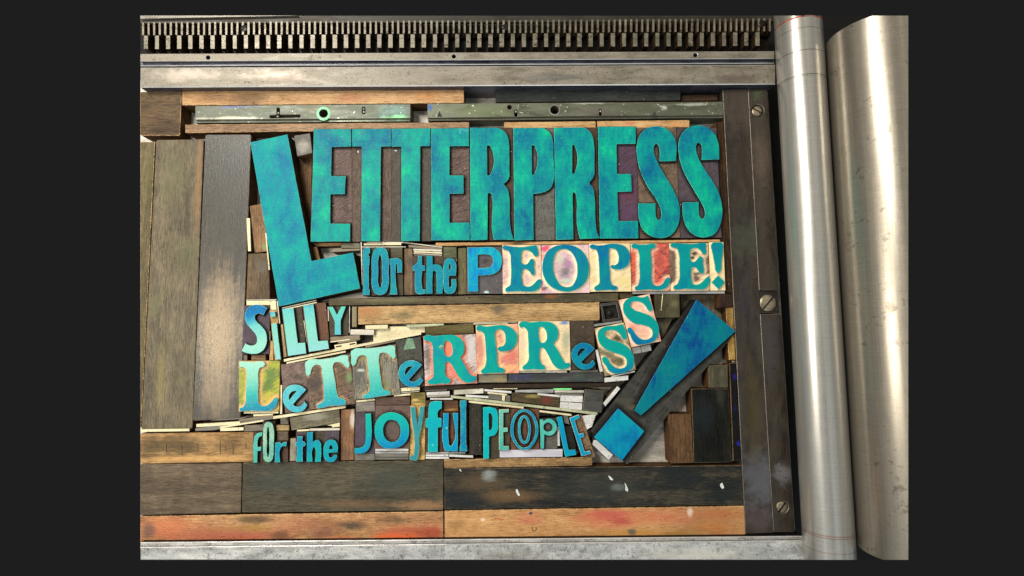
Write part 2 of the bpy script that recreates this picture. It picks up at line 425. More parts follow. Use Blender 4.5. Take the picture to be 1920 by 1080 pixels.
SCREW = metal('old_screw_brass', (120, 108, 86), (176, 164, 140), rust=(84, 66, 50), rthr=0.58, rough=0.3, met=0.5)

def cyl_mat(name, c0, c1, rust, marks, ang=math.pi / 2, rough=0.24, met=0.7):
    m = M(name); sd = random.random() * 20
    n1 = m.noise(m.map(ang, (0.003, 0.25, 0.25), (sd, 0, 0)), 1.0, 3, 0.6)      # brushed lengthwise
    n2 = m.noise(m.map(0, (0.01, 1.1, 0.01), (0, sd, 0)), 1.0, 3, 0.6)         # turned marks round it
    n3 = m.noise(m.p, 0.035, 6, 0.72, 0.3)
    n5 = m.noise(m.p, 0.4, 4, 0.7)
    v = m.math('ADD', m.math('MULTIPLY', n1, 0.35), m.math('ADD', m.math('MULTIPLY', n2, 0.3), m.math('MULTIPLY', n5, 0.35)))
    col = m.ramp(v, [(0.30, c0), (0.70, c1)])
    if rust: col = m.mix(m.step(n3, rust[0], rust[0] + 0.08, 0, rust[2]), col, rust[1])
    sp = m.n('ShaderNodeSeparateXYZ'); m.l(m.p, sp.inputs[0])
    for y, w, c, k in marks:
        d = m.math('ABSOLUTE', m.math('SUBTRACT', sp.outputs[1], y)); col = m.mix(m.step(d, w * 0.5, w, k, 0), col, c)
    sc = m.noise(m.map(0.5, (0.01, 0.9, 0.5), (sd, 0, 0)), 1.0, 2, 0.5)
    col = m.mix(m.step(sc, 0.70, 0.74, 0, 0.5), col, (225, 215, 195))
    m.bump(m.math('ADD', n2, m.math('MULTIPLY', n5, 0.4)), 0.05, 0.0002)
    return m.done(col, m.step(n3, 0.35, 0.65, rough - 0.02, rough + 0.02), met, 0.5)

# ============================================================ the press
X0, X1, Y0, Y1 = 263, 1703, 29, 1050           # how far the photograph shows the press

# dark well of the press below everything
def flat_box(name, pts, z1, z0, mat, **k): return slab(name, pts, z1, mat, None, None, r=0, z0=z0, **k)
o = flat_box('press_well', [(X0, Y0), (X1, Y0), (X1, Y1), (X0, Y1)], -0.030, -0.034, BLACK)
tag(o, 'black well of the press under the bed and rollers', 'machine base', None, 'structure')
o = flat_box('press_bed', [(X0, 150), (1438, 150), (1492, 1015), (X0, 1030)], 0.0, -0.012, BED)
tag(o, 'bare speckled steel bed under the locked up type', 'press bed', None, 'structure')

# upper rails: a step, a bevel and a broad flat
def rail(name, y0l, y0r, y1l, y1r, z1, z0, xr, mat, label, edge=None, side=None, xl=X0, bev=0.0007, holes=()):
    return slab(name, [(xl, y0l), (xr, y0r), (xr, y1r), (xl, y1l)], z1, mat, label, 'rail', None, r=0, bev=bev, z0=z0, edge=edge, side=side, holes=holes)
def disc_px(x, y, r, n=20): return [(x + r * math.cos(a * math.tau / n), y + r * math.sin(a * math.tau / n)) for a in range(n)]
r1 = rail('guide_rail', 101, 96, 115, 110, 0.030, -0.02, 1452, RAIL, 'narrow worn steel rail with three small holes beside the gear rack', RAILLIP, RAILF, bev=0.0003,
          holes=[disc_px(390, 107.7, 4.2), disc_px(851, 105.5, 4.2), disc_px(1304, 103.2, 4.2)])
r2 = rail('rail_shoulder', 112, 107, 124, 119, 0.0262, -0.02, 1452, RAILF, 'dark blue grey lower ledge between the two steel rails', RAILLIP, BLACK)
r3 = rail('bearer_rail', 126.5, 121, 164, 158, 0.028, -0.005, 1454, RAIL, 'broad pitted steel bearer rail above the row of wood furniture', RAILLIP, RAILF)
r4 = rail('ledge_rail', 1017, 1005, 1026, 1013, 0.0245, -0.01, 1506, RAILB, 'thin stepped ledge of the near bearer rail under the orange wood', RAILLIP, BLACK)
r5 = rail('near_bearer_rail', 1026, 1013, Y1, Y1, 0.027, -0.01, 1512, RAILB, 'speckled silver bearer rail along the near edge of the press', RAILLIP, RAILF)
# dark cover behind the rack
o = slab('back_cover', [(X0, Y0), (1452, Y0), (1452, 40), (X0, 44)], 0.012, FRAME, 'dark olive steel cover behind the gear rack', 'cover', r=0, z0=-0.03)
o = slab('back_strip', [(X0, Y0), (560, Y0), (440, 31.5), (X0, 35)], 0.0150, metal('pale_strip', (120, 116, 104), (160, 156, 144)), 'thin pale metal strip at the far corner behind the rack', 'strip', r=0, z0=0.0, bev=0.0001)

# gear racks: trapezoid teeth standing on a bar
def tooth(x, ya, yb, w, wb, z1, z0):
    """land w pixels wide at z1, foot wb wide at z0"""
    a = [P(x - w / 2, ya, z1), P(x + w / 2, ya, z1), P(x + w / 2, yb, z1), P(x - w / 2, yb, z1)]
    e = (wb - w) / 2 * PX; q = a
    b = [Vector((q[0].x - e, q[0].y, z0)), Vector((q[1].x + e, q[1].y, z0)), Vector((q[2].x + e, q[2].y - 0.0006, z0)), Vector((q[3].x - e, q[3].y - 0.0006, z0))]
    V = [tuple(v) for v in a + b]
    return V, [(3, 2, 1, 0), (4, 5, 1, 0)[::-1], (5, 6, 2, 1)[::-1], (6, 7, 3, 2)[::-1], (7, 4, 0, 3)[::-1]], [0, 1, 1, 1, 1]
def rack(name, label, x_0, x_1, pitch, yl, yr, hh, w, wb, z1, z0, barmat):
    org = P((x_0 + x_1) / 2, (yl + yr) / 2 + hh / 2, z0); root = empty(name, org); tag(root, label, 'gear rack')
    V = world_loop([(x_0, yl - 1), (x_1, yr - 1), (x_1, yr + hh + 1), (x_0, yl + hh + 1)], z1)
    make('rack_bar', prism([V], -0.03, z0, 0.0002), [barmat], root, org)
    n = int((x_1 - x_0) / pitch); rest = []
    for i in range(n):
        x = x_0 + pitch * (i + 0.5); t = (x - x_0) / (x_1 - x_0); y = yl + (yr - yl) * t
        jw = w * random.uniform(0.9, 1.08)
        tt = tooth(x, y, y + hh, jw, wb, z1 + random.uniform(-1, 1) * 0.00008, z0)
        if i < 100: make('tooth', tt, [TOOTH, TOOTHS], root, org)
        else: rest.append(tt)
    if rest: tag(make('teeth', join(*rest), [TOOTH, TOOTHS], root, org), kind='stuff')
    return root, org
RB = plain('oily_rack_valley', (34, 26, 20), 0.45, 0.2, 0.5)
rk1, ro1 = rack('gear_rack', 'steel gear rack with narrow close set teeth nearest the olive cover', X0, 1451, 10.4, 42, 34.5, 24, 3.7, 7.4, 0.026, 0.0185, RB)
rk2, ro2 = rack('gear_rack', 'steel gear rack with wide block teeth beside the holed rail', X0, 1451, 20.85, 67, 60.5, 25, 7.8, 11, 0.026, 0.0145, RB)
def bolt(x, y, r, z, parent, org, mat, slot=0.6, name='bolt', z0=0.0, sl=0.22, dep=0.0012):
    """a slotted round head"""
    c = P(x, y, z); n = 24; rr = r * PX; V, Fc = [], []
    for k, (q, h) in enumerate(((1.0, -0.0012), (0.93, -0.0003), (0.6, 0.0), (0.0, 0.0001))):
        for i in range(n): V.append((c.x + rr * q * math.cos(i * math.tau / n), c.y + rr * q * math.sin(i * math.tau / n), z + h))
    for k in range(3):
        for i in range(n): j = (i + 1) % n; Fc.append((k * n + i, k * n + j, (k + 1) * n + j, (k + 1) * n + i))
    b = make(name, (V, Fc, [0] * len(Fc)), [mat], parent, org, smooth=True)
    s, t = math.cos(slot), math.sin(slot); w = rr * sl / 2; l = rr * 0.98
    Q = [(c.x + s * a - t * b2, c.y + t * a + s * b2) for a, b2 in ((-l, -w), (l, -w), (l, w), (-l, w))]
    sl_ = make('screw_slot', prism([[np.array(v) for v in Q]], z - 0.0008, z + 0.00022, 0.00003), [BLACK], b, None)
    for v in sl_.data.vertices: v.co -= Vector(org)
    return b
for (x, y) in ((457, 53), (947, 50), (1430, 44)):
    bolt(x, y, 8, 0.0262, rk1, ro1, plain('oily_bolt', (30, 24, 20), 0.35, 0.3, 0.5), 0.9, 'rack_bolt')

# lock-up bar on the far side of the bed
lo = P(1420, 580, 0); lock = empty('lockup_bar', (lo.x, lo.y, 0)); tag(lock, 'dark steel lock-up bar with three slotted screws beside the roller', 'lock-up bar'); org = lock.location.copy()
def lp(name, pts, z, mat, r=0, edge=EDGEM, holes=(), z0=0.0, bev=0.0003): return slab(name, pts, z, mat, None, None, r=r, bev=bev, z0=z0, edge=edge, parent=lock, holes=holes)
lp('bar_body', [(1355, 168), (1401.5, 167), (1450, 999), (1398, 1001)], 0.0195, LOCK, 0)
lp('bar_strip', [(1402.3, 165), (1438, 165), (1460.5, 544), (1423.5, 544)], 0.0202, LOCKB, 1.5, holes=[disc_px(1420.5, 208, 12)])
lp('bar_strip', [(1425.2, 589), (1464.5, 589), (1490.5, 998), (1450.5, 998)], 0.0202, LOCKB, 2.5, holes=[disc_px(1466.5, 951, 12)])
lp('bar_recess', [(1424, 545.5), (1458, 545.5), (1461, 587), (1426, 587)], 0.0168, FRAME, 0)
bolt(1420.5, 208, 11, 0.0188, lock, org, SCREW, -0.55, 'screw', sl=0.2); bolt(1466.5, 951, 11, 0.0188, lock, org, SCREW, 0.9, 'screw', sl=0.25)
bolt(1440.5, 568, 16, 0.0192, lock, org, SCREW, 0.85, 'screw', sl=0.16)
INKLINE = plain('dark_mark', (30, 26, 24), 0.8)
ticks = []
def stroke(pts, w, z, up=0.00006):
    """a drawn or scratched line: a low ribbon on a surface"""
    parts = []
    for a, b in zip(pts, pts[1:]):
        a = np.array(P(a[0], a[1], z)[:2]); b = np.array(P(b[0], b[1], z)[:2]); d = b - a; n = np.linalg.norm(d) + 1e-9; q = np.array((-d[1], d[0])) / n * w * PX / 2
        parts.append(prism([[a - q, b - q, b + q, a + q]], z - 0.0001, z + up, 0.00001))
    return join(*parts)
for (x, y, l) in ((1443, 425, 12), (1441, 446, 8), (1446, 487, 15), (1446, 519, 11), (1404, 220, 8), (1431, 352, 9), (1434, 372, 10), (1437, 384, 8)):
    ticks.append(stroke([(x, y), (x + l * .6, y + 1.2), (x + l, y - .6)], 0.9, 0.0202))
for (x, y, l) in ((1446, 649, 14), (1458, 697, 20), (1448, 690, 4), (1462, 867, 8), (1468, 895, 9)):
    ticks.append(stroke([(x, y), (x + l * .5, y + 1.5), (x + l, y - .5)], 0.9, 0.0202))
for (x, y) in ((1443, 790), (1461, 792), (1463, 868), (1460, 880), (1447, 500), (1450, 491)):
    ticks.append(stroke([(x, y), (x + 1, y + 5), (x + 5, y + 4)], 0.9, 0.0202))
make('scratched_marks', join(*ticks), [INKLINE], lock, org)

# ------------------------------------------------------------ rollers: their cut ends follow the edge of what the photo shows
def solve_y(x, z, py):
    """world y where the line (x, z) crosses the photo row py"""
    a, b = -0.6, 0.6
    Ri = R.transposed()
    def row(y):
        v = Ri @ (Vector((x, y, z)) - CP); return 540 - F * v.y / -v.z
    for _ in range(40):
        m_ = (a + b) / 2
        if row(m_) > py: a = m_
        else: b = m_
    return (a + b) / 2
def col_of(x, y, z):
    v = R.transposed() @ (Vector((x, y, z)) - CP); return 960 + F * v.x / -v.z
def roller(name, label, cx, cz, rad, mat, ytop, ybot, nseg=96, ny=24, cut=None, root=None, part='roller_sleeve', dr=0.0):
    """cylinder along y between world ytop and ybot (None: up to the end of what is shown)"""
    V, Fc, Mi = [], [], []
    rows = []
    for i in range(nseg):
        a = math.tau * i / nseg; x = cx + rad * math.cos(a); z = cz + rad * math.sin(a)
        yt = solve_y(x, z, Y0 + 0.3); yb = solve_y(x, z, Y1 - 0.3)
        if ytop is not None: yt = min(yt, ytop)
        if ybot is not None: yb = max(yb, ybot)
        for j in range(ny + 1): V.append((x, yt + (yb - yt) * j / ny, z))
    w = ny + 1
    for i in range(nseg):
        k = (i + 1) % nseg
        for j in range(ny): Fc.append((i * w + j, k * w + j, k * w + j + 1, i * w + j + 1)[::-1]); Mi.append(0)
    for jj, flip in ((0, False), (ny, True)):                    # end discs with vertices of their own
        b = len(V); V += [V[i * w + jj] for i in range(nseg)]; V.append(tuple(np.mean(np.array(V[b:b + nseg]), axis=0)))
        for i in range(nseg):
            t = (b + i, b + (i + 1) % nseg, b + nseg); Fc.append(t[::-1] if flip else t); Mi.append(1)
    return V, Fc, Mi

rr = 41.0 * PX; zc = ZT + rr; rc = P(1525.5, 540, zc); rx = rc.x
def wy(px, py, z): return P(px, py, z).y
ztop = zc + rr
marks = [(wy(1500, 58 - 8, ztop) * 2000, 1.0, (120, 110, 95), .6), (wy(1500, 92, ztop) * 2000, 1.0, (105, 95, 80), .8), (wy(1500, 138, ztop) * 2000, 1.0, (100, 90, 75), .8), (wy(1500, 141, ztop) * 2000, .8, (120, 110, 95), .5),
         (wy(1550, 1008, ztop) * 2000, 1.5, (170, 130, 110), .7), (wy(1550, 1012, ztop) * 2000, 1.0, (160, 120, 100), .7), (wy(1550, 1040, ztop) * 2000, 1.0, (165, 125, 105), .6)]
RMAT = cyl_mat('brushed_roller_steel', (166, 164, 158), (202, 199, 192), (0.66, (160, 152, 142), 0.25), marks, rough=0.31, met=0.72)
org = (rx, 0.0, zc); rol = empty('form_roller', org); tag(rol, 'slim brushed steel roller with fine rings round its far end', 'roller')
ycol = wy(1490, 30, ztop) 
V, Fc, Mi = roller('', '', rx, zc, rr, RMAT, ycol, None)
o = make('roller_sleeve', (V, Fc, Mi), [RMAT, BLACK], rol, org, smooth=True); 
gasket = plain('red_gasket', (150, 60, 48), 0.5)
V, Fc, Mi = roller('', '', rx, zc, rr * 1.004, gasket, ycol + 0.0009, ycol - 0.0003, ny=1); make('gasket_ring', (V, Fc, Mi), [gasket, gasket], rol, org, smooth=False)
V, Fc, Mi = roller('', '', rx, zc, rr * 0.992, RMAT, None, ycol + 0.0009, ny=2); make('end_collar', (V, Fc, Mi), [cyl_mat('collar_steel', (150, 146, 138), (190, 186, 176), None, []), BLACK], rol, org, smooth=True)
for c_ in rol.children:
    for p in c_.data.polygons:
        if p.material_index == 1: p.use_smooth = False

# impression cylinder, cut where the photo ends
cR = 85 * PX; cX = CP.x + 668 * PX; cZ = ZT + cR
Ymid = 0.0
CMAT = cyl_mat('impression_cylinder_steel', (146, 138, 126), (184, 175, 160), (0.58, (112, 102, 90), 0.6), [], rough=0.30, met=0.78)
def big_cyl():
    V, Fc, Mi = [], [], []; 
    a0, a1 = math.radians(225), math.radians(120)      # from under the left flank over towards the crown
    sil = math.radians(180 + 30.6)
    yt_end = wy(1547, 92, cZ - cR * math.sin(math.radians(30.6))); yb_end = wy(1612, 1017, cZ - cR * math.sin(math.radians(30.6)))
    na, ny = 60, 30
    grid = []
    for j in range(ny + 1):
        y_ = yt_end + (yb_end - yt_end) * j / ny
        # largest angle still shown at this y
        lo_, hi_ = math.radians(60), math.radians(200)
        for _ in range(40):
            m_ = (lo_ + hi_) / 2; x = cX + cR * math.cos(m_); z = cZ + cR * math.sin(m_)
            if col_of(x, y_, z) > X1: lo_ = m_
            else: hi_ = m_
        grid.append((y_, (lo_ + hi_) / 2))
    def y_at(a, j):
        x = cX + cR * math.cos(a); z = cZ + cR * math.sin(a)
        yt = min(yt_end, solve_y(x, z, Y0 + 0.3)); yb = max(yb_end, solve_y(x, z, Y1 - 0.3)); return yt + (yb - yt) * j / ny
    for j in range(ny + 1):
        am = grid[j][1]
        for _ in range(6):
            y_ = y_at(am, j); lo_, hi_ = math.radians(60), math.radians(200)
            for _ in range(30):
                m_ = (lo_ + hi_) / 2
                if col_of(cX + cR * math.cos(m_), y_, cZ + cR * math.sin(m_)) > X1: lo_ = m_
                else: hi_ = m_
            am = (lo_ + hi_) / 2
        grid[j] = (y_, am)
    for i in range(na + 1):
        for j in range(ny + 1):
            y_, am = grid[j]; a = a0 + (am - a0) * i / na; x = cX + cR * math.cos(a); z = cZ + cR * math.sin(a)
            yt = min(yt_end, solve_y(x, z, Y0 + 0.3)); yb = max(yb_end, solve_y(x, z, Y1 - 0.3)); y = yt + (yb - yt) * j / ny
            V.append((x, y, z))
    w = ny + 1
    for i in range(na):
        for j in range(ny): Fc.append((i * w + j, (i + 1) * w + j, (i + 1) * w + j + 1, i * w + j + 1)); Mi.append(0)
    # ends and the cut side run down to a shared inner corner
    b = len(V)
    for j in range(ny + 1): V.append((V[na * w + j][0], V[na * w + j][1], V[0][2]))
    c = len(V)
    for j in range(ny + 1): V.append(V[na * w + j])
    for j in range(ny): Fc.append((c + j, b + j, b + j + 1, c + j + 1)); Mi.append(1)
    for jj in (0, ny):
        e0 = len(V); V += [V[i * w + jj] for i in range(na + 1)]; V.append(V[b + jj])
        for i in range(na): Fc.append((e0 + i, e0 + i + 1, e0 + na + 1) if jj else (e0 + i + 1, e0 + i, e0 + na + 1)); Mi.append(1)
    return V, Fc, Mi
ENDM = plain('cylinder_end_iron', (44, 40, 36), 0.5, 0.3)
v = big_cyl(); o = make('impression_cylinder', v, [CMAT, ENDM], None, (cX, 0, cZ), smooth=True)
for p in o.data.polygons:
    if p.material_index == 1: p.use_smooth = False
tag(o, 'large pale scuffed steel impression cylinder beside the slim roller', 'cylinder')

# ============================================================ wood furniture round the form
ZF = 0.0185
VERT = math.pi / 2
GRP = 'wooden furniture filling the press bed'
def w(pts, mat, label, z=ZF, r=1.6, edge=None, name='wood_furniture', cat='wood block', grp=GRP, z0=0.0, bev=0.0004, holes=()):
    z = z + random.uniform(-1, 1) * 0.00012
    return slab(name, pts, z, mat, label, cat, grp, r=r, bev=bev, edge=edge, side=WSIDE, z0=z0, holes=holes)
WSIDE = wood('furniture_side_wood', (60, 38, 20), (104, 70, 40), (140, 98, 58), 0, rough=0.7)
PALEE = plain('worn_wood_edge', (176, 142, 100), 0.7)
DARKE = plain('worn_dark_edge', (104, 90, 70), 0.7)

w([(X0, 172), (340.5, 172), (337, 254), (X0, 254)], wood('umber_wood', (74, 58, 42), (112, 90, 66), (146, 118, 84), 0, stain=(70, 66, 56)), 'square grey brown block at the corner under the bearer rail', edge=PALEE, r=3)
w([(341.5, 171), (870, 167.5), (870, 193), (341.5, 197.5)], wood('tan_wood', (150, 104, 62), (196, 152, 106), (226, 186, 138), 0, rough=0.45,
  patches=[(470, 184, 45, 14, (120, 90, 62), .8), (400, 182, 30, 10, (120, 84, 60), .5), (660, 182, 40, 12, (168, 104, 76), .6), (800, 180, 30, 12, (190, 130, 74), .5)]), 'long honey coloured wood bar with dark smudges under the rail', edge=PALEE)
w([(347, 233.5), (879.5, 229), (879.5, 242), (347, 249)], wood('rose_brown_wood', (120, 92, 70), (166, 132, 102), (200, 166, 132), 0), 'long dusty brown bar above the first letters of the top line', edge=PALEE, z=0.0178)
w([(929, 169), (1276, 166), (1276, 188), (929, 192)], wood('ink_black_wood', (38, 42, 42), (62, 66, 64), (86, 88, 84), 0, fleck=0.76), 'ink blackened bar above the second metal gauge', z=0.0175)
w([(1278, 178), (1346, 177), (1346, 188), (1278, 189)], wood('dim_brown_wood', (60, 44, 34), (92, 68, 54), (120, 92, 72), 0), 'short dim brown bar next to the ink blackened one', z=0.012)
w([(945, 229), (1117.3, 227), (1117.3, 241), (945, 243)], wood('reglet_tan', (160, 118, 76), (206, 164, 112), (228, 190, 140), 0), 'pale tan reglet above the letters R and P', z=0.0180, edge=PALEE)
w([(1119.5, 227), (1293, 225), (1293, 238.5), (1119.5, 241)], wood('reglet_tan_stained', (160, 118, 76), (208, 164, 110), (230, 190, 138), 0, patches=[(1180, 230, 18, 4, (190, 100, 84), .6), (1270, 232, 16, 5, (205, 140, 90), .6)]), 'pale tan reglet with a pink smear above the letters E and S', z=0.0182, edge=PALEE)
w([(1341, 229), (1357, 228), (1373.5, 549), (1359, 549)], wood('inky_brown_wood', (38, 26, 18), (74, 50, 30), (112, 76, 44), VERT, stain=(34, 30, 28)), 'long dark ink stained upright between the letters and the lock-up bar', z=0.0172)
w([(X0, 266), (290.5, 265.5), (264.3, 800), (X0, 802)], wood('olive_wedge_wood', (84, 76, 56), (118, 106, 78), (150, 134, 98), VERT, patches=[(282, 330, 14, 60, (108, 106, 68), .5)]), 'tall olive bar at the outer edge of the bed', r=1.5, edge=PALEE)
w([(293, 262), (382, 261.5), (360.5, 803.5), (265, 805)], wood('greenish_grey_wood', (88, 80, 66), (124, 113, 92), (154, 139, 112), VERT, stain=(122, 118, 86), stain_thr=0.56, rough=0.42,
  patches=[(325, 330, 30, 60, (128, 124, 92), .5), (372, 330, 8, 120, (158, 122, 86), .6), (350, 480, 24, 40, (110, 112, 84), .5), (300, 710, 10, 60, (150, 138, 84), .5)]), 'tall greenish grey bar with an upright grain', r=4, edge=DARKE)
w([(385, 252.5), (471, 252), (450.5, 784), (361.5, 789)], wood('grey_to_tan_wood', (46, 43, 36), (72, 66, 56), (108, 96, 78), VERT, rough=0.34, spec=0.5, fleck=0.77,
  patches=[(430, 300, 60, 120, (62, 60, 54), .85), (425, 420, 44, 90, (72, 66, 56), .7), (412, 620, 40, 120, (176, 150, 114), .75), (405, 730, 36, 60, (150, 128, 100), .6)]), 'tall bar going from charcoal to pale tan beside the big tilted L', r=4, edge=DARKE)
w([(X0, 812.5), (475, 810), (475, 866), (X0, 869.5)], wood('tan_ticked_wood', (112, 84, 52), (168, 130, 84), (206, 164, 110), 0,
  patches=[(330, 835, 60, 22, (84, 74, 52), .8), (430, 835, 34, 18, (112, 90, 60), .7), (280, 838, 24, 26, (88, 76, 54), .7), (380, 860, 110, 6, (212, 166, 104), .6)]), 'tan bar with short dark tick marks beside the small word for', r=1.5)
w([(X0, 870.5), (453.5, 868.5), (451.5, 961.5), (X0, 966)], wood('grey_brown_wood', (84, 72, 58), (116, 100, 82), (146, 128, 104), 0, rough=0.5), 'wide plain grey brown bar at the near corner of the form', r=1.5)
w([(455.5, 867.5), (831, 863), (831, 956.5), (453.5, 961)], wood('green_grey_wood', (66, 62, 50), (94, 88, 72), (122, 112, 90), 0,
  patches=[(520, 900, 60, 30, (78, 84, 78), .6), (740, 900, 70, 30, (82, 88, 80), .6), (790, 948, 60, 10, (160, 120, 84), .7), (660, 945, 70, 9, (128, 98, 72), .6)]), 'wide green grey bar under the words the joyful', r=2.5, edge=DARKE)
w([(833.5, 878.5), (1394, 872.5), (1395.5, 946), (833.5, 955)], wood('blue_black_wood', (32, 36, 37), (60, 60, 55), (104, 94, 74), 0, stain=(40, 48, 50), stain_thr=0.52, fleck=0.77,
  patches=[(900, 905, 60, 20, (104, 86, 62), .75), (960, 930, 60, 14, (122, 96, 66), .8), (870, 940, 40, 18, (34, 44, 50), .8), (917, 892, 15, 10, (150, 156, 154), .8), (1350, 925, 50, 26, (26, 40, 44), .7),
           (1130, 915, 90, 26, (70, 72, 68), .6), (1160, 914, 16, 7, (120, 128, 122), .7)]),
  'wide blue black bar with white paint dabs near the bottom', r=2, edge=DARKE)
w([(X0, 968), (831, 959), (831.5, 1015.5), (X0, 1026)], wood('orange_red_wood', (128, 90, 64), (180, 130, 90), (212, 166, 116), 0,
  patches=[(310, 990, 70, 22, (196, 110, 74), .65), (430, 1008, 110, 14, (176, 92, 68), .65), (600, 985, 60, 14, (150, 96, 70), .6), (760, 1000, 60, 14, (178, 82, 58), .7), (330, 1020, 60, 8, (226, 108, 62), .9), (480, 992, 34, 7, (160, 140, 60), .8), (440, 992, 60, 6, (156, 132, 58), .6), (480, 975, 44, 9, (96, 80, 58), .8), (660, 986, 30, 9, (88, 82, 66), .85),
           (545, 982, 40, 16, (176, 116, 86), .5), (740, 1008, 50, 9, (222, 104, 58), .85), (460, 1015, 22, 6, (214, 96, 62), .8), (600, 1000, 40, 9, (138, 92, 76), .7), (810, 1000, 26, 20, (170, 78, 60), .8), (740, 975, 30, 8, (110, 88, 62), .7),
           (430, 998, 130, 12, (178, 106, 84), .5), (525, 1005, 20, 10, (110, 82, 64), .7), (640, 1012, 40, 8, (190, 104, 70), .6), (278, 995, 14, 16, (112, 96, 88), .8)]), 'long tan bar stained red orange and yellow along the near rail', r=1.5, edge=PALEE)
w([(833.5, 957.5), (1395.5, 948.5), (1398, 1005), (833.5, 1014.5)], wood('orange_tan_wood', (160, 112, 72), (204, 152, 100), (226, 178, 124), 0,
  patches=[(990, 974, 30, 12, (190, 116, 88), .7), (1330, 975, 90, 36, (158, 102, 66), .65), (1150, 972, 80, 22, (198, 112, 82), .7), (1140, 966, 44, 10, (184, 80, 76), .7), (1168, 978, 24, 8, (172, 66, 68), .7), (1240, 970, 60, 16, (192, 106, 78), .6), (1180, 1000, 90, 8, (196, 142, 72), .6), (855, 985, 20, 14, (150, 116, 70), .6),
           (1185, 997, 9, 7, (112, 112, 98), .9), (995, 963, 4, 3, (50, 56, 96), .95), (1350, 965, 50, 10, (176, 104, 62), .6), (1340, 990, 40, 12, (190, 122, 62), .5), (1290, 1000, 50, 6, (160, 128, 66), .6), (905, 975, 5, 4, (236, 206, 184), .8), (1294, 960, 6, 10, (236, 214, 200), .6)]),
  'long bright orange tan bar with crimson smears along the near rail', r=1.5, edge=PALEE)
w([(832.5, 861.5), (1110, 857.5), (1110.5, 872.5), (832.5, 877.5)], wood('tan_mottled_wood', (104, 80, 54), (158, 124, 82), (196, 158, 108), 0, stain=(112, 96, 66)), 'narrow mottled tan bar under the last word people', z=0.0183, edge=PALEE)
# around the big L
w([(468, 386), (496, 381), (512, 470), (477.5, 474)], wood('stamped_brown_wood', (104, 78, 54), (146, 112, 78), (182, 142, 100), VERT + 0.1, patches=[(500, 462, 14, 9, (130, 160, 110), .7)]), 'tilted brown block stamped with small letters beside the big L', z=0.0176, r=2)
w([(465, 475.5), (504, 474.5), (506, 562), (461.5, 562)], wood('brown_short_wood', (86, 72, 54), (120, 100, 76), (154, 126, 94), VERT, patches=[(490, 500, 14, 16, (120, 114, 104), .6)]), 'short brown block with an upright grain above the cream bars', z=0.0176, r=2)
w([(551, 254), (581.5, 249.5), (586, 287), (557, 293.5)], metal('dark_quad_metal', (62, 60, 54), (112, 108, 100), rough=0.5, spots=(44, 40, 36), patches=[(568, 272, 12, 14, (146, 142, 132), .7)]), 'small dark speckled square wedged between L and E', z=0.0186, r=1.5, cat='metal quad', grp=None, name='spacing_quad')
w([(560, 300), (585, 290), (583, 452), (577, 460)], wood('amber_spacer_wood', (60, 40, 20), (104, 72, 40), (150, 108, 64), VERT), 'sloping amber wood strip down between L and E', z=0.0075, r=0)
w([(586, 456), (640, 455), (640, 461), (593, 462)], wood('tan_spacer_wood', (140, 104, 66), (190, 148, 100), (216, 176, 124), 0), 'tan wood strip under the foot of the first E', z=0.0120, r=0)
w([(586, 463), (594, 462), (600, 486), (592, 492)], wood('tan_spacer_wood_end', (120, 84, 48), (176, 130, 82), (206, 160, 108), VERT), 'short tan wood stop in the notch of the big L', z=0.0110, r=0)
w([(640, 455), (675, 455), (675.5, 465.5), (639, 465.5)], metal('olive_quad_metal', (92, 90, 74), (124, 120, 100), rough=0.5), 'olive grey metal quad under the T of the top line', z=0.0172, cat='metal quad', grp=None, name='spacing_quad')
w([(817, 455), (1350, 449), (1351, 454), (817, 461.5)], wood('long_reglet_tan', (164, 118, 70), (214, 166, 108), (236, 194, 140), 0, patches=[(970, 456, 20, 5, (60, 52, 40), .85), (1080, 453, 40, 3, (224, 180, 120), .5)]), 'very long thin tan reglet between the top line and for the people', z=0.0200, edge=PALEE, r=0.5)
w([(732, 464), (754.5, 464), (755, 483.5), (732, 483.5)], wood('olive_quad_wood', (74, 72, 54), (100, 96, 74), (124, 118, 92), 0), 'small olive block over the r of the first for', z=0.0190, r=0.6, name='wood_quad', grp=None)
w([(758, 466), (773.5, 466), (774, 553), (757.5, 553)], wood('brown_space_wood', (94, 76, 56), (134, 108, 82), (164, 134, 104), VERT, patches=[(770, 490, 6, 12, (80, 84, 88), .7)]), 'brown upright spacer between for and the', z=0.0185)
w([(831.5, 463), (856, 463), (856.5, 484.5), (831.5, 484.5)], wood('green_quad_wood', (82, 86, 58), (112, 116, 82), (136, 138, 100), 0), 'small mossy block over the e of the', z=0.0190, r=0.6, name='wood_quad', grp=None)
w([(859, 465), (874, 464.5), (874, 551.5), (858, 552)], wood('olive_space_wood', (84, 78, 52), (118, 110, 76), (146, 134, 94), VERT), 'olive brown upright spacer before the word people', z=0.0185)
w([(616.5, 560), (1159, 549.5), (1159.5, 565), (616.5, 573)], wood('slate_olive_wood', (74, 68, 50), (110, 100, 74), (140, 124, 92), 0, fleck=0.73, patches=[(1030, 558, 90, 8, (76, 76, 62), .6), (1034, 556, 14, 5, (140, 92, 54), .8), (740, 562, 80, 6, (134, 128, 94), .5)]), 'long slate olive bar under for the people', r=2, edge=DARKE)
w([(671.5, 575), (1124, 566.5), (1124.5, 600.5), (671.5, 608.5)], wood('honey_grain_wood', (128, 100, 66), (186, 150, 102), (218, 182, 128), 0,
  patches=[(755, 592, 26, 10, (120, 110, 80), .7), (935, 580, 16, 12, (110, 98, 82), .85), (690, 585, 30, 12, (178, 120, 74), .6), (1104, 573, 6, 4, (140, 120, 66), .7)]), 'long honey wood bar between the words people and press', edge=PALEE)
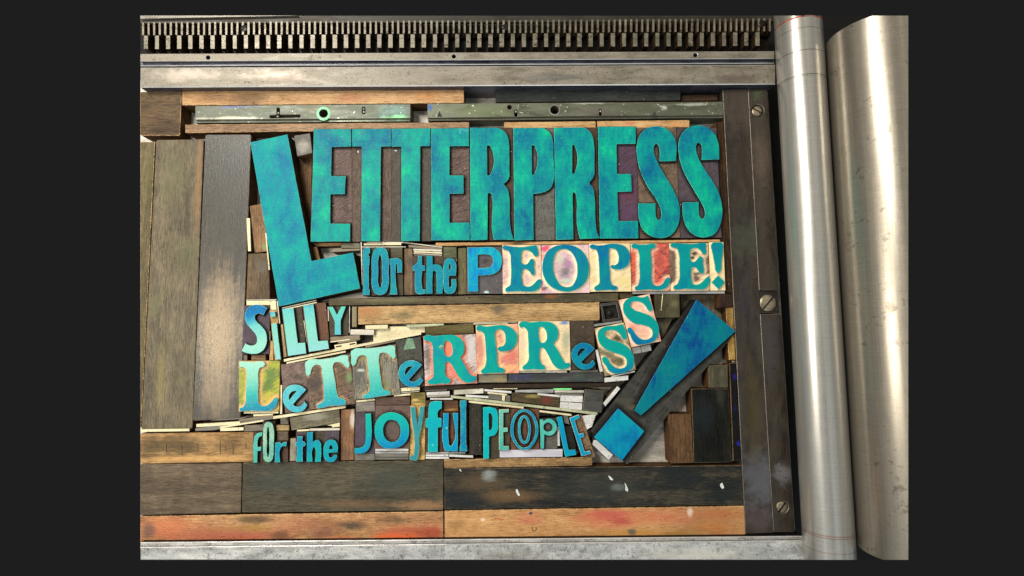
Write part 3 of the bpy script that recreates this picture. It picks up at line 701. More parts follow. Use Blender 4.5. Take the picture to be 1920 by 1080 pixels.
w([(1160, 550), (1185, 550), (1189, 556), (1163, 561)], wood('brown_olive_bit', (80, 70, 48), (110, 96, 68), (136, 118, 84), 0), 'small olive brown wedge by the upper tilted S', z=0.0160, r=0.5)
w([(1227.5, 551), (1274, 550.5), (1275, 595), (1228.5, 596)], wood('moss_block_wood', (66, 62, 42), (92, 86, 62), (116, 108, 80), VERT, patches=[(1265, 570, 8, 8, (128, 120, 88), .7)]), 'square moss green block with one pale pencil line', z=0.0186, r=1.0, name='wood_quad', grp=None)
w([(1276, 553), (1349, 552.5), (1362, 640), (1277, 640)], wood('beige_under_wood', (100, 92, 74), (136, 126, 104), (160, 150, 126), VERT, fleck=0.7), 'low beige block behind the top of the big exclamation mark', z=0.0040, r=0.5)
w([(1229, 598), (1262, 597), (1240, 640), (1231, 640)], wood('grey_under_wood', (84, 76, 60), (118, 108, 88), (146, 134, 110), VERT), 'low grey block peeking below the moss green block', z=0.0100, r=0.5)
w([(1349, 550), (1375.5, 551), (1376.5, 575.5), (1349, 577)], wood('dark_red_block', (44, 28, 24), (72, 50, 42), (96, 70, 58), VERT), 'small dark reddish block above the golden strip', z=0.0184, r=0.6, name='wood_quad', grp=None)
w([(1361, 577), (1376, 576), (1381, 675), (1367, 675)], wood('golden_strip_wood', (130, 96, 44), (184, 144, 74), (222, 184, 108), VERT, patches=[(1366, 600, 4, 60, (110, 84, 50), .6)]), 'short golden wood strip at the tip of the exclamation mark', z=0.0165, r=0.4, edge=PALEE)
w([(1373, 676), (1381, 675.5), (1381, 680), (1373, 680)], metal('end_chip', (130, 124, 110), (170, 160, 140)), 'tiny pale metal chip under the golden strip', z=0.0150, r=0, cat='metal quad', grp=None, name='spacing_quad')
w([(1253, 777), (1296, 776), (1300, 868), (1257.5, 869)], wood('walnut_block', (70, 50, 32), (106, 78, 52), (140, 104, 70), VERT, stain=(84, 70, 56)), 'brown upright block with a bright amber side near the big dot', r=1.2)
w([(1296.5, 729), (1366, 728.5), (1371.5, 866.5), (1301, 868)], wood('black_ink_block', (16, 18, 17), (34, 36, 32), (58, 56, 46), VERT, rough=0.62, spec=0.08, fleck=0.78, patches=[(1320, 780, 20, 40, (40, 50, 56), .6), (1350, 740, 10, 24, (74, 72, 62), .6)]), 'large ink black block beside the exclamation mark', r=1.2, edge=DARKE)
w([(1328.5, 685), (1364.5, 684.5), (1365.5, 726.5), (1329, 727)], wood('drab_olive_block', (72, 70, 54), (98, 94, 76), (120, 114, 92), VERT), 'small drab olive block above the large ink black one', z=0.0184, r=1, edge=DARKE, name='wood_quad', grp=None)
w([(1368, 681), (1381.5, 680.5), (1391, 862), (1374.5, 864)], wood('black_strip_wood', (12, 11, 14), (24, 22, 26), (40, 36, 40), VERT, patches=[(1378, 707, 5, 7, (34, 34, 120), .9), (1379, 766, 5, 8, (26, 26, 80), .7), (1385, 832, 4, 5, (30, 40, 150), .9)], fleck=0.78), 'black upright strip with bright blue ink spots', z=0.0182, r=0.5, edge=DARKE)
w([(639.5, 768.5), (665, 767), (663.5, 862.5), (639, 863.5)], wood('sienna_block', (96, 66, 46), (140, 100, 72), (176, 132, 98), VERT, patches=[(662, 785, 6, 18, (206, 196, 180), .9), (645, 800, 8, 30, (98, 70, 50), .6), (648, 850, 12, 14, (96, 84, 70), .5)]), 'brown sienna block with a white scuff before the J', z=0.0190, r=1)
w([(543, 783.5), (636, 768), (638, 792.5), (546.5, 807)], wood('diagonal_grey_wood', (90, 84, 68), (126, 118, 96), (154, 144, 118), 0.16, patches=[(590, 782, 24, 8, (158, 154, 138), .7)]), 'sloping grey bar above the small word the', z=0.0188, r=1)
w([(660, 575), (669, 575), (669, 613), (660, 613.5)], wood('grey_short_upright', (118, 108, 84), (154, 142, 112), (182, 168, 134), VERT), 'thin grey brown upright after the Y', z=0.0192, r=0.8, name='wood_quad', grp=None)
w([(798, 611), (888, 607.5), (888.5, 625), (798.5, 629)], wood('moss_brown_wood', (84, 74, 40), (120, 108, 64), (140, 128, 84), 0, stain=(128, 92, 56)), 'mossy brown bar above the slab serif R', z=0.0192, r=0.6)
w([(456.5, 665), (463.5, 665), (463.5, 676), (456.5, 676)], wood('chip_wood', (104, 92, 74), (146, 130, 108), (170, 152, 128), 0), 'tiny grey wood chip under the tail of the S of silly', z=0.0185, r=0.6, name='wood_quad', grp=None)
w([(471, 665), (498, 665), (498, 676), (471, 676)], wood('chip_wood_brown', (100, 78, 54), (144, 114, 82), (178, 146, 108), 0), 'small brown wood chip between the S of silly and the slab L', z=0.0185, r=0.6, name='wood_quad', grp=None)
w([(505, 639), (512.5, 639), (512.5, 676), (505, 676)], wood('tan_sliver', (170, 132, 80), (208, 168, 110), (226, 190, 136), VERT), 'short tan sliver standing beside the foot of the i', z=0.0188, r=0.3, name='wood_quad', grp=None)
w([(525.5, 608), (530.5, 608), (537.5, 669), (531.5, 671)], wood('tan_sliver_speckled', (150, 120, 80), (196, 164, 116), (216, 186, 140), VERT), 'slanting tan sliver between the i and the first L of silly', z=0.0186, r=0.3, name='wood_quad', grp=None)
w([(953, 701), (1131.5, 698.5), (1132, 716), (953, 717)], metal('slate_metal', (62, 64, 66), (92, 94, 94), rough=0.42, met=0.3, fleck=0.70, fleckc=(170, 176, 172), patches=[(975, 706, 30, 6, (66, 68, 108), .8), (1090, 706, 14, 8, (84, 104, 88), .6)]), 'dark scratched metal bar under the press letters', z=0.0195, r=0.6, cat='metal bar', grp=None, name='metal_furniture')
w([(897, 701.5), (951, 701), (951, 717), (897, 717.5)], metal('tan_metal', (118, 110, 90), (152, 144, 120), rough=0.45, patches=[(935, 712, 16, 6, (166, 148, 104), .7)]), 'tan grey metal quad under the foot of the slab P', z=0.0195, r=0.6, cat='metal quad', grp=None, name='spacing_quad')
w([(795, 722.5), (1155, 717.5), (1155, 725.5), (796, 731.5)], wood('dark_reglet_wood', (46, 38, 28), (68, 56, 42), (88, 72, 54), 0), 'long thin dark brown reglet under the scratched metal bar', z=0.0180, r=0.5)
w([(959, 736), (1050, 742), (1049, 764), (959, 752)], wood('olive_red_wood', (70, 60, 38), (104, 90, 60), (132, 114, 78), -0.1, patches=[(1026, 749, 14, 8, (122, 58, 54), .85), (1000, 743, 16, 4, (164, 146, 86), .7)]), 'short olive bar with a red stain above the word people', z=0.0188, r=0.6)
w([(1097, 729.5), (1132, 733), (1128, 774), (1092.5, 768.5)], metal('charcoal_quad', (66, 66, 62), (96, 96, 90), rough=0.45, fleck=0.71, fleckc=(160, 160, 150)), 'charcoal metal square above the last E', z=0.0195, r=1, cat='metal quad', grp=None, name='spacing_quad', edge=EDGEM)
w([(880, 758), (904, 758), (904, 852), (879.5, 853)], wood('charcoal_space_wood', (44, 42, 36), (68, 64, 56), (90, 84, 74), VERT, fleck=0.72), 'charcoal upright spacer between joyful and people', z=0.0182, r=1)
w([(831.5, 751), (859, 751), (859.5, 772), (831.5, 772)], wood('red_brown_cap', (72, 46, 36), (104, 70, 54), (140, 102, 66), 0, patches=[(845, 768, 14, 3, (176, 134, 72), .8)]), 'red brown wooden cap over the u', z=0.0192, r=0.5, name='wood_quad', grp=None)
w([(771, 737), (798, 736), (798, 760), (771, 760.5)], wood('olive_gold_cap', (92, 84, 44), (136, 122, 66), (196, 168, 100), 0, patches=[(779, 750, 8, 2.5, (216, 186, 118), .9), (785, 758, 14, 3, (206, 172, 100), .9), (785, 741, 12, 5, (96, 90, 52), .7)]), 'olive and gold wooden cap over the y', z=0.0194, r=0.5, name='wood_quad', grp=None)
w([(704, 745), (769, 744), (769, 759), (704, 760)], wood('mauve_brown_cap', (84, 66, 56), (116, 92, 80), (140, 114, 98), 0), 'mauve brown wooden cap over the round o', z=0.0196, r=0.4, name='wood_quad', grp=None)
w([(667, 754), (703, 752.5), (703, 772), (667, 773)], wood('grey_cap', (104, 98, 90), (138, 130, 122), (162, 154, 146), 0), 'grey wooden cap over the J', z=0.0194, r=0.4, name='wood_quad', grp=None)
w([(664.5, 851), (702.5, 850), (702.5, 863.5), (664.5, 864)], wood('grey_foot_block', (96, 92, 84), (128, 124, 114), (150, 144, 134), 0), 'grey block under the hook of the J', z=0.0190, r=0.4, name='wood_quad', grp=None)
w([(519, 809), (540, 809), (540.5, 826), (518.5, 827)], wood('chip_over_r', (92, 82, 66), (124, 110, 90), (150, 134, 110), 0), 'small brown chip over the r of the small for', z=0.0188, r=0.4, name='wood_quad', grp=None)
w([(544, 822), (555.5, 822), (555.5, 864.5), (543, 865)], wood('beige_upright_chip', (132, 122, 104), (166, 154, 134), (186, 174, 154), VERT), 'beige upright chip between the small for and the', z=0.0186, r=0.4, name='wood_quad', grp=None)
w([(518, 797), (542, 797), (542, 807.5), (518, 808)], wood('tan_pair_chip', (132, 112, 72), (172, 148, 100), (196, 172, 124), 0), 'small tan chip above the r of the small for', z=0.0184, r=0.4, name='wood_quad', grp=None)
w([(457, 797.5), (495, 796), (495, 808.5), (457, 809.5)], wood('grey_low_chip', (104, 98, 86), (138, 130, 116), (160, 150, 134), 0), 'grey bar over the f of the small for', z=0.0180, r=0.5, name='wood_quad', grp=None)
w([(525, 783), (540.5, 780), (540.5, 795.5), (526, 796.5)], wood('notched_grey_chip', (96, 90, 78), (132, 124, 110), (154, 146, 130), 0, patches=[(538, 786, 2, 4, (20, 18, 16), .95)]), 'grey chip with a black notch before the sloping grey bar', z=0.0184, r=0.4, name='wood_quad', grp=None)

# ------------------------------------------------------------ leads and slugs
CREAM = metal('cream_lead', (196, 184, 144), (232, 222, 184), rough=0.5, met=0.1, spots=(150, 136, 100))
PALE = metal('pale_lead', (176, 170, 154), (214, 208, 194), rough=0.45, met=0.15, spots=(120, 110, 96))
WHITE = metal('white_slug', (186, 184, 180), (224, 222, 220), rough=0.45, met=0.1, spots=(130, 128, 124))
SILV = metal('silver_slug', (146, 146, 142), (188, 188, 186), rough=0.32, met=0.45)
GREYL = metal('grey_slug', (96, 94, 86), (134, 130, 120), rough=0.45, met=0.2)
TAUP = metal('taupe_slug', (112, 98, 78), (150, 134, 110), rough=0.5, met=0.1)
GREENL = metal('green_tinted_lead', (150, 156, 122), (196, 198, 164), rough=0.45, met=0.15, spots=(104, 112, 84))
SG = 'metal leads and slugs between the lines'
def s(pts, mat, label, z=None, r=0.0, name='metal_lead', cat='lead strip', bev=0.00018, holes=()):
    return slab(name, pts, (z or 0.0188) + random.uniform(-1, 1) * 0.0004, mat, label, cat, SG, r=r, bev=bev, side=LSIDE, holes=holes)
LSIDE = metal('lead_side', (96, 86, 66), (130, 118, 94), rough=0.6, met=0.1)
def quad(x0, y0, x1, y1, t, t2=None):
    """strip whose upper edge runs from (x0,y0) to (x1,y1)"""
    return [(x0, y0), (x1, y1), (x1, y1 + (t if t2 is None else t2)), (x0, y0 + t)]
LEADS = [
 ([(462, 409), (468.5, 409), (470.5, 471), (465, 471)], CREAM, 'short cream lead standing beside the stamped brown block'),
 ([(497, 437), (499.5, 437), (506, 506), (503.5, 506)], CREAM, 'thin cream lead hugging the stem of the big L'),
 (quad(622, 467, 675, 466, 6, 3.5), TAUP, 'taupe lead in the notch above the foot of the L'),
 ([(676, 454), (678.3, 454), (681, 535), (678.7, 535)], PALE, 'hair thin upright lead before the first f'),
 (quad(682, 455.5, 752.5, 455, 4.5), CREAM, 'pitted cream lead above the first word for'),
 (quad(678, 462.3, 761, 462, 1.6), PALE, 'thin bright lead just above the first word for'),
 ([(688, 453), (758, 453.5), (829, 462.5), (829, 464.5), (756, 455.5), (688, 455)], PALE, 'bent thin lead running from the first for to the word the'),
 (quad(766, 459, 829, 464.5, 4.5), TAUP, 'taupe lead topmost of the stack above the word the'),
 (quad(775, 466, 828.5, 468, 4), PALE, 'pale lead in the middle of the stack above the'),
 (quad(776, 470.5, 829, 473, 3), CREAM, 'cream lead lowest but one above the word the'),
 (quad(775, 474.5, 829, 477.5, 1.6), PALE, 'hair thin lead lowest above the word the'),
 (quad(776, 478, 829, 479, 1.5), GREYL, 'dull thin lead touching the top of the th'),
 (quad(1186, 546.5, 1359, 545.5, 4.8), SILV, 'long silver lead under the letters L and E of people'),
 (quad(462, 563.5, 506, 563, 9), CREAM, 'wide cream slug above the S of silly'),
 ([(504.5, 562.5), (517, 562), (518.5, 581), (507, 581)], CREAM, 'upright cream quad beside the dot of the i'),
 (quad(461, 562, 519, 561, 1.2), PALE, 'hair thin lead above the cream slug of silly'),
 (quad(529, 576.5, 593, 562, 2.2), PALE, 'thin lead along the foot of the big L'),
 (quad(530, 579.5, 594, 566, 2), CREAM, 'second thin lead under the foot of the big L'),
 ([(518.5, 564), (520.8, 564), (525.5, 607), (523.5, 607)], PALE, 'thin upright lead between the i and the first L'),
 ([(505, 621), (506.5, 621), (506.5, 639), (505, 639)], CREAM, 'tiny upright lead behind the i'),
 ([(569, 601), (570.5, 601), (577, 643), (575.3, 643)], CREAM, 'thin slanting lead between the two L letters of silly'),
 ([(614.3, 575), (616, 575), (616.5, 602), (615, 602)], PALE, 'thin upright lead before the Y'),
 ([(654.5, 574), (656.2, 574), (655.5, 624), (654, 624)], SILV, 'thin silver upright lead after the Y'),
 (quad(619, 631.5, 674.5, 628, 9, 8), TAUP, 'taupe slug under the foot of the Y'),
 (quad(618.5, 640.5, 656, 635.5, 2), CREAM, 'thin cream lead under the taupe slug'),
 (quad(656.5, 617.5, 701.5, 618, 10), PALE, 'pale stepped slug next to the Y with fine joints'),
 (quad(685, 610, 727, 608.8, 7.5), CREAM, 'cream slug on top of the stepped pile after silly'),
 (quad(634, 640, 675, 633, 4.5), TAUP, 'low taupe lead behind the slotted piece'),
 (quad(532, 673.5, 790, 622.5, 4.8), CREAM, 'very long sloping cream lead under the word silly'),
 (quad(537, 679, 648, 657.5, 3.4), CREAM, 'shorter sloping cream lead above the first T'),
 (quad(685, 647.5, 741, 637.5, 5, 3), TAUP, 'taupe lead above the second T'),
 ([(762, 608.8), (832, 606.2), (832.5, 610), (790, 613), (764, 613.5)], GREENL, 'green tinted lead over the mossy brown bar'),
 (quad(888, 604.5, 970, 603.2, 1.4), PALE, 'thin pale lead above the slab P'),
 (quad(888, 606.6, 952, 605.4, 1.8), CREAM, 'second thin lead above the slab P'),
 ([(1114, 608), (1166, 600.5), (1167, 604.5), (1114.5, 612.5)], SILV, 'silver slug between the hollow square and the lower S'),
 ([(1185, 652.5), (1201, 649.5), (1203, 661), (1186.5, 664)], SILV, 'pitted silver quad under the upper S'),
 ([(1202, 649), (1219, 645.5), (1222, 657), (1204, 661)], SILV, 'second pitted quad under the upper S near the dark slab'),
 ([(1116, 656.5), (1121, 655.5), (1131, 696), (1125, 698)], WHITE, 'white upright slug beside the lower S'),
 (quad(1133.5, 708.5, 1178, 704, 8.5), WHITE, 'white slug under the lower S'),
 (quad(1147, 704.5, 1190.5, 695, 2.6), WHITE, 'thin white lead along the foot of the lower S'),
 ([(1157.5, 724), (1163, 729), (1135, 762), (1131, 756)], WHITE, 'white slug slanting along the dark exclamation slab'),
 (quad(972, 694.3, 1063, 694, 4.8), PALE, 'pale lead under the slab R'),
 (quad(1068, 694, 1121.5, 693.5, 4.6), GREYL, 'dark grey lead under the last e'),
 (quad(751, 727.5, 787, 725, 7, 6.5), CREAM, 'cream slug under the e between T and R'),
 (quad(752, 736, 786, 733, 1.3), PALE, 'hair thin lead under that cream slug'),
 (quad(738.5, 740, 770, 737.5, 3.8, 3.5), CREAM, 'sloping cream lead over the mauve cap'),
 (quad(667, 751, 703, 747.5, 3.4), CREAM, 'cream lead over the grey cap of the J'),
 (quad(800, 735.5, 843, 733.5, 6.5), WHITE, 'wide white slug over the f'),
 (quad(801, 742.5, 843, 741, 2), PALE, 'thin lead under the wide white slug'),
 (quad(806.5, 746, 849, 746, 3.6), WHITE, 'white lead touching the head of the f'),
 (quad(797, 731.5, 838, 730, 2.2), GREYL, 'dull lead tucked under the dark reglet'),
 (quad(851, 731.5, 906.5, 728.5, 8.5, 9), PALE, 'pale slug over the l with a grey edge'),
 (quad(873, 739.8, 916, 742.5, 4.4), WHITE, 'white lead lying over the sloping green lead'),
 (quad(908, 729.5, 959, 733.5, 4), WHITE, 'white lead in the middle of the jumble'),
 (quad(914, 734.5, 951, 738.5, 3.2), CREAM, 'cream lead in the middle of the jumble'),
 (quad(925, 728.2, 970, 728, 1.5), CREAM, 'hair thin lead under the dark reglet'),
 ([(916.5, 738.5), (940, 741), (940, 751.5), (916, 748)], GREYL, 'dark grey quad above the tall P'),
 ([(941, 741), (947.5, 741.5), (946.5, 752), (941, 751)], CREAM, 'tiny cream quad beside the dark grey one'),
 ([(949, 741), (957, 742), (956.5, 753), (948, 752)], GREYL, 'tiny grey rounded quad before the olive bar'),
 (quad(966, 731.5, 1038, 729.5, 4.4, 7), SILV, 'silver slug stamped with fine writing over the olive bar'),
 (quad(1008, 736.8, 1050, 741, 3.8), WHITE, 'white lead lying on the olive bar'),
 (quad(1040, 731.5, 1094.5, 732, 4.6), PALE, 'pale lead under the green one'),
 (quad(1041, 737, 1093, 738, 3), GREYL, 'grey lead above the two white slugs'),
 (quad(1038, 728, 1072, 728, 3), plain('bright_green_lead', (120, 226, 140), 0.5, 0, 0.1), 'short bright mint green lead'),
 ([(1051, 741), (1093, 742), (1092.5, 754.5), (1050.5, 752.5)], WHITE, 'upper of the two white slugs beside the charcoal square'),
 ([(1050.5, 753.5), (1092, 756), (1091, 769), (1049.5, 765)], WHITE, 'lower of the two white slugs beside the charcoal square'),
 (quad(845, 741, 1120, 773, 5), GREENL, 'very long sloping green tinted lead above the word people'),
 (quad(879, 751, 982, 762.5, 4), CREAM, 'dotted cream lead under the long green one'),
 (quad(1011.5, 769, 1072, 776.5, 3.8), CREAM, 'short cream lead over the small p'),
 (quad(457, 771.5, 522, 771, 4), CREAM, 'cream lead under the slab L'),
 (quad(475, 777, 512, 775.5, 4, 3), CREAM, 'short cream lead below the slab L'),
 ([(447.5, 787), (512, 776.5), (512, 782.5), (448, 790.5)], TAUP, 'taupe sloping lead at the corner below the slab L'),
 ([(512, 780.5), (648, 760.5), (648, 765), (512, 786)], CREAM, 'long sloping cream lead under the first T'),
 ([(366, 803), (512, 782), (512, 785.5), (400, 807), (366, 808)], GREYL, 'dark sloping lead reaching out past the tall bars'),
 (quad(412, 800, 494, 787, 3.2), CREAM, 'cream sloping lead over the grey low bar'),
 (quad(263.5, 805, 355, 803.5, 5), CREAM, 'long cream lead at the outer edge above the ticked bar'),
 (quad(368, 795, 450, 790, 6), CREAM, 'cream lead below the charcoal to tan bar'),
 (quad(413, 802.5, 456.5, 801, 6), CREAM, 'short cream quad above the ticked bar'),
 ([(525.5, 722), (529, 722), (529, 776), (525, 776.5)], CREAM, 'thin upright cream lead between L and e'),
 (quad(557, 806, 580.5, 804.5, 3.4), CREAM, 'short cream lead over the small t'),
 (quad(581, 803.5, 637, 802.5, 4.5), PALE, 'pale lead over the small he'),
 ([(613, 797.5), (637, 792.5), (637, 800), (622.5, 801.5), (622, 798.5)], CREAM, 'cream chip in the corner of the sloping grey bar'),
 (quad(703, 841, 766, 841, 4.6), WHITE, 'white slug just under the round o'),
 (quad(703, 846.6, 766, 846.6, 4), SILV, 'silver slug second under the round o'),
 (quad(703, 851.5, 766, 851.5, 5.5), GREYL, 'grey slug third under the round o'),
 (quad(703, 857.8, 766, 857.8, 4), GREYL, 'grey slug lowest under the round o'),
 (quad(798, 848, 872.5, 847.5, 3), SILV, 'silver lead under the letters f and u'),
 (quad(798, 851.8, 841, 851.8, 4), WHITE, 'white slug under the f'),
 (quad(798, 856.6, 842, 856.6, 4), WHITE, 'white slug lowest under the f'),
 (quad(842.5, 852, 887, 854, 4.4), WHITE, 'white slug sloping under the u and l'),
 (quad(936.5, 843.5, 1055, 842, 14.5), metal('lavender_slug', (178, 176, 186), (206, 204, 212), rough=0.5, met=0.05), 'wide lavender white slug under the word people'),
 ([(1044, 800), (1049, 800), (1050, 836), (1045.5, 836)], WHITE, 'small white slug behind the tilted L'),
 ([(1056, 779), (1065, 780), (1068, 796), (1058, 793)], GREYL, 'small speckled quad between the p and the tilted L'),
 ([(1090, 780), (1118, 776), (1110, 800), (1100, 806)], WHITE, 'pale low quad above the last E'),
 ([(1113, 825.5), (1118.5, 825), (1149.5, 853), (1141.5, 862.5), (1111, 833.5)], WHITE, 'white slug leaning against the dot of the exclamation mark'),
]
for i, (pts, mat, lab) in enumerate(LEADS):
    wdt = min(math.dist(pts[0], pts[1]), math.dist(pts[1], pts[2]))
    big = wdt > 7.5
    s(pts, mat, lab, name='metal_slug' if big else 'metal_lead', cat='slug' if big else 'lead strip', z=0.0192 if wdt > 3 else 0.0198, bev=min(0.0002, wdt * PX * 0.18))
# cream sheet under the leads after silly, added in place of the lit bed
s([(700, 612), (797, 612), (797, 623), (700, 643)], CREAM, 'broad cream plate standing in for lit bed, half hidden by the stepped slugs', z=0.0150, name='metal_slug', cat='slug')
# slotted brass piece
def slot_px(x, y, L_, w_, a):
    c, s_ = math.cos(a), math.sin(a); return [(x + c * u - s_ * v, y + s_ * u + c * v) for u, v in ((-L_ / 2, -w_ / 2), (L_ / 2, -w_ / 2), (L_ / 2, w_ / 2), (-L_ / 2, w_ / 2))]
s([(626.5, 647), (668, 640), (669, 648), (628.5, 655)], CREAM, 'cream metal piece with two dark slots under the Y', z=0.0196, name='slotted_quad', cat='metal quad', holes=[slot_px(635, 649.5, 11, 2.2, -0.17), slot_px(661, 644.8, 11, 2.2, -0.17)])
# hollow square with a round stud
DKM = metal('gunmetal', (48, 50, 54), (86, 88, 92), rough=0.35, met=0.4)
ho = P(1145, 585, 0); hq = empty('hollow_quad', (ho.x, ho.y, 0)); tag(hq, 'hollow square gunmetal quad with a round stud inside beside the upper S', 'metal quad')
slab('quad_frame', [(1125.5, 569.5), (1158, 565.5), (1166, 598.5), (1131, 603.5)], 0.0198, DKM, None, None, r=1, z0=0, parent=hq, edge=EDGEM, holes=[[(1130, 574), (1155, 570.5), (1160.5, 596), (1135, 599.5)]])
slab('quad_floor', [(1131, 574), (1155, 571), (1160, 596), (1135, 599)], 0.0130, plain('dirty_olive', (40, 38, 24), 0.6, 0, 0.5), None, None, r=0, z0=0, parent=hq)
bolt(1143.5, 587, 5.2, 0.0165, hq, hq.location.copy(), plain('olive_stud', (52, 50, 44), 0.3, 0.3), 0.3, 'stud', sl=0.02)

# metal gauges
def gauge(label, pts, mat, holes, ring=None, pins=(), marks=(), lip=5):
    c = np.mean(np.array(pts), axis=0); o3 = P(c[0], c[1], 0); root = empty('metal_gauge', (o3.x, o3.y, 0)); tag(root, label, 'metal furniture', 'long metal gauges above the top line')
    slab('gauge_plate', pts, 0.0192, mat, None, None, r=0.6, bev=0.0003, z0=0.0, parent=root, edge=EDGEM, side=LSIDE, holes=holes)
    (x0, y0), (x1, y1) = pts[3], pts[2]
    slab('gauge_foot', [(x0 + 1, y0 + 0.6), (x1 - 0.5, y1 + 0.6), (x1 - 0.5, y1 + lip), (x0 + 1, y0 + lip)], 0.0165, mat, None, None, r=0, z0=0, parent=root, edge=EDGEM)
    org = root.location.copy()
    if ring:
        x, y, r0, r1, m_ = ring; lo_ = [world_loop(disc_px(x, y, r1, 28), 0.01935), world_loop(disc_px(x, y, r0, 28), 0.01935)]
        make('painted_ring', prism(lo_, 0.0191, 0.01935, 0.00004), [m_], root, org)
    for x, y, r_ in pins: bolt(x, y, r_, 0.0180, root, org, SILV, 0, 'pin', sl=0.01)
    if marks: make('scribed_marks', join(*marks), [plain('scribe_white', (196, 204, 190), 0.7)], root, org)
    return root
def oval(x, y, w_, h_): 
    if w_ > h_: return [(x - w_ / 2 + h_ / 2 + h_ / 2 * math.cos(a), y + h_ / 2 * math.sin(a)) for a in np.linspace(math.pi / 2, 3 * math.pi / 2, 8)] + [(x + w_ / 2 - h_ / 2 + h_ / 2 * math.cos(a), y + h_ / 2 * math.sin(a)) for a in np.linspace(-math.pi / 2, math.pi / 2, 8)]
    return [(b + x, a + y) for a, b in [(p[0] - 0, p[1] - 0) for p in oval(0, 0, h_, w_)]]
GM1 = metal('green_grey_gauge', (78, 84, 72), (116, 122, 104), rough=0.42, met=0.3, fleck=0.69, fleckc=(206, 212, 190), patches=[(440, 200, 40, 4, (88, 92, 150), .6), (430, 222, 60, 4, (196, 196, 176), .7), (740, 210, 40, 16, (96, 132, 124), .7), (745, 220, 24, 5, (130, 206, 146), .8), (600, 205, 30, 14, (120, 118, 96), .5), (670, 224, 60, 3, (186, 196, 170), .6)])
Lslot = [(518.6, 203), (520.5, 201.6), (523, 201.6), (524.6, 203.5), (524.8, 214.8), (562, 214.6), (563.8, 217), (562, 220), (507, 221.5), (505, 219), (506.5, 216), (518.6, 215)]
gauge('green grey metal gauge with a mint painted ring round its hole', [(366, 198.5), (769.5, 195), (769.5, 221.5), (366, 224.5)], GM1,
      [disc_px(606.5, 211.5, 8.4, 24), Lslot, oval(681.8, 207, 6.5, 14)], (606.5, 213, 8.5, 13, plain('mint_paint', (134, 214, 160), 0.5, 0, 0.12)), [(521.5, 211.5, 2.3), (520.5, 218, 2.4), (681.8, 204, 2.4), (682, 209.5, 2.6)], lip=6)
GM2 = metal('olive_grey_gauge', (86, 92, 74), (124, 128, 106), rough=0.36, met=0.3, fleck=0.70, fleckc=(210, 214, 196), patches=[(806, 202, 6, 7, (30, 84, 150), .9), (900, 208, 70, 14, (112, 124, 84), .7), (1120, 210, 60, 12, (118, 112, 104), .6), (1250, 205, 20, 9, (104, 104, 92), .8), (1110, 193, 40, 3, (208, 210, 196), .6), (1295, 196, 40, 3, (206, 208, 196), .6), (1245, 202, 8, 6, (200, 206, 192), .6)])
mk = [stroke([(818, 219), (822, 208), (824, 206)], 1.2, 0.0192), stroke([(1232, 195), (1240, 200), (1250, 203)], 1.0, 0.0192), stroke([(1322, 198), (1326, 192)], 1.0, 0.0192), stroke([(972, 196), (971, 204)], 0.8, 0.0192)]
gauge('olive grey metal gauge with a large round hole and blue corner', [(801.5, 194.5), (1355.5, 190.5), (1356, 215.5), (801.5, 221)], GM2,
      [disc_px(1040, 205.8, 8.6, 24), disc_px(955.5, 200.6, 4.4, 16), oval(967.3, 212, 6, 13.5), oval(1126, 210.5, 6, 13.5)], (1040, 205.8, 8.7, 9.8, SILV), [(967.3, 208.8, 2.3), (1126, 208, 2.3)], mk)
tri = plain('stamped_triangle', (58, 62, 50), 0.7)
for x, y in ((824, 214), (1227, 213)):
    V, Fc, Mi = prism([world_loop([(x - 5, y + 5), (x, y - 6), (x + 5, y + 5)], 0.01928)], 0.0191, 0.01928, 0.00002)
    r_ = [o_ for o_ in bpy.data.objects if o_.name.startswith('metal_gauge')][1]
    make('stamped_triangle', (V, Fc, Mi), [tri], r_, r_.location.copy())
# black hole bottoms are the dark well of the plates themselves

# marks written or stamped on the wood
def text_on(parent_name_obj, txt, x, y, size, ang, z, mat, name='stamped_letters'):
    cu = bpy.data.curves.new(name, 'FONT'); cu.body = txt; cu.size = size * PX * 1.35; cu.extrude = 0.00003; cu.align_x = 'CENTER'; cu.align_y = 'CENTER'
    tmp = bpy.data.objects.new('tmp', cu); SC.collection.objects.link(tmp); dg = bpy.context.evaluated_depsgraph_get()
    me = bpy.data.meshes.new_from_object(tmp.evaluated_get(dg)); bpy.data.objects.remove(tmp)
    o = bpy.data.objects.new(name, me); SC.collection.objects.link(o); me.materials.clear(); me.materials.append(mat)
    p = P(x, y, z); o.parent = parent_name_obj; o.location = p - parent_name_obj.location; o.rotation_euler = (0, 0, ang); return o
def find(label): return next(o_ for o_ in bpy.data.objects if o_.get('label', '').startswith(label))
def top_of(o_): return max((v.co.z for v in o_.data.vertices)) + o_.location.z
b_ = find('tilted brown block stamped'); zt = top_of(b_)
text_on(b_, 'E', 487, 402.5, 6, 0.1 + math.pi / 2 * 0, zt, INKLINE); text_on(b_, 'L', 484, 413, 6, 0.1, zt, INKLINE); text_on(b_, 'L', 489, 422, 5, 0.1, zt, INKLINE)
b_ = find('square moss green block'); make('pencil_line', stroke([(1242.5, 551.5), (1241, 567), (1239.5, 582)], 1.3, top_of(b_)), [plain('pale_pencil', (206, 200, 150), 0.7)], b_, b_.location.copy())
b_ = find('tan bar with short dark tick'); zt = top_of(b_)
make('tick_marks', join(*[stroke([(x, y), (x + .5, y + h)], 1.0, zt) for x, y, h in ((312, 832, 16), (341, 834, 18), (371, 832, 14), (413, 826, 26), (437, 832, 20), (423, 836, 8), (461, 830, 12))]), [INKLINE], b_, b_.location.copy())
b_ = find('long bright orange tan bar'); zt = top_of(b_)
make('hook_mark', stroke([(1005, 988), (1005.5, 993), (1002, 996), (998.5, 995), (997.5, 991), (999, 988.5)], 1.2, zt), [INKLINE], b_, b_.location.copy())
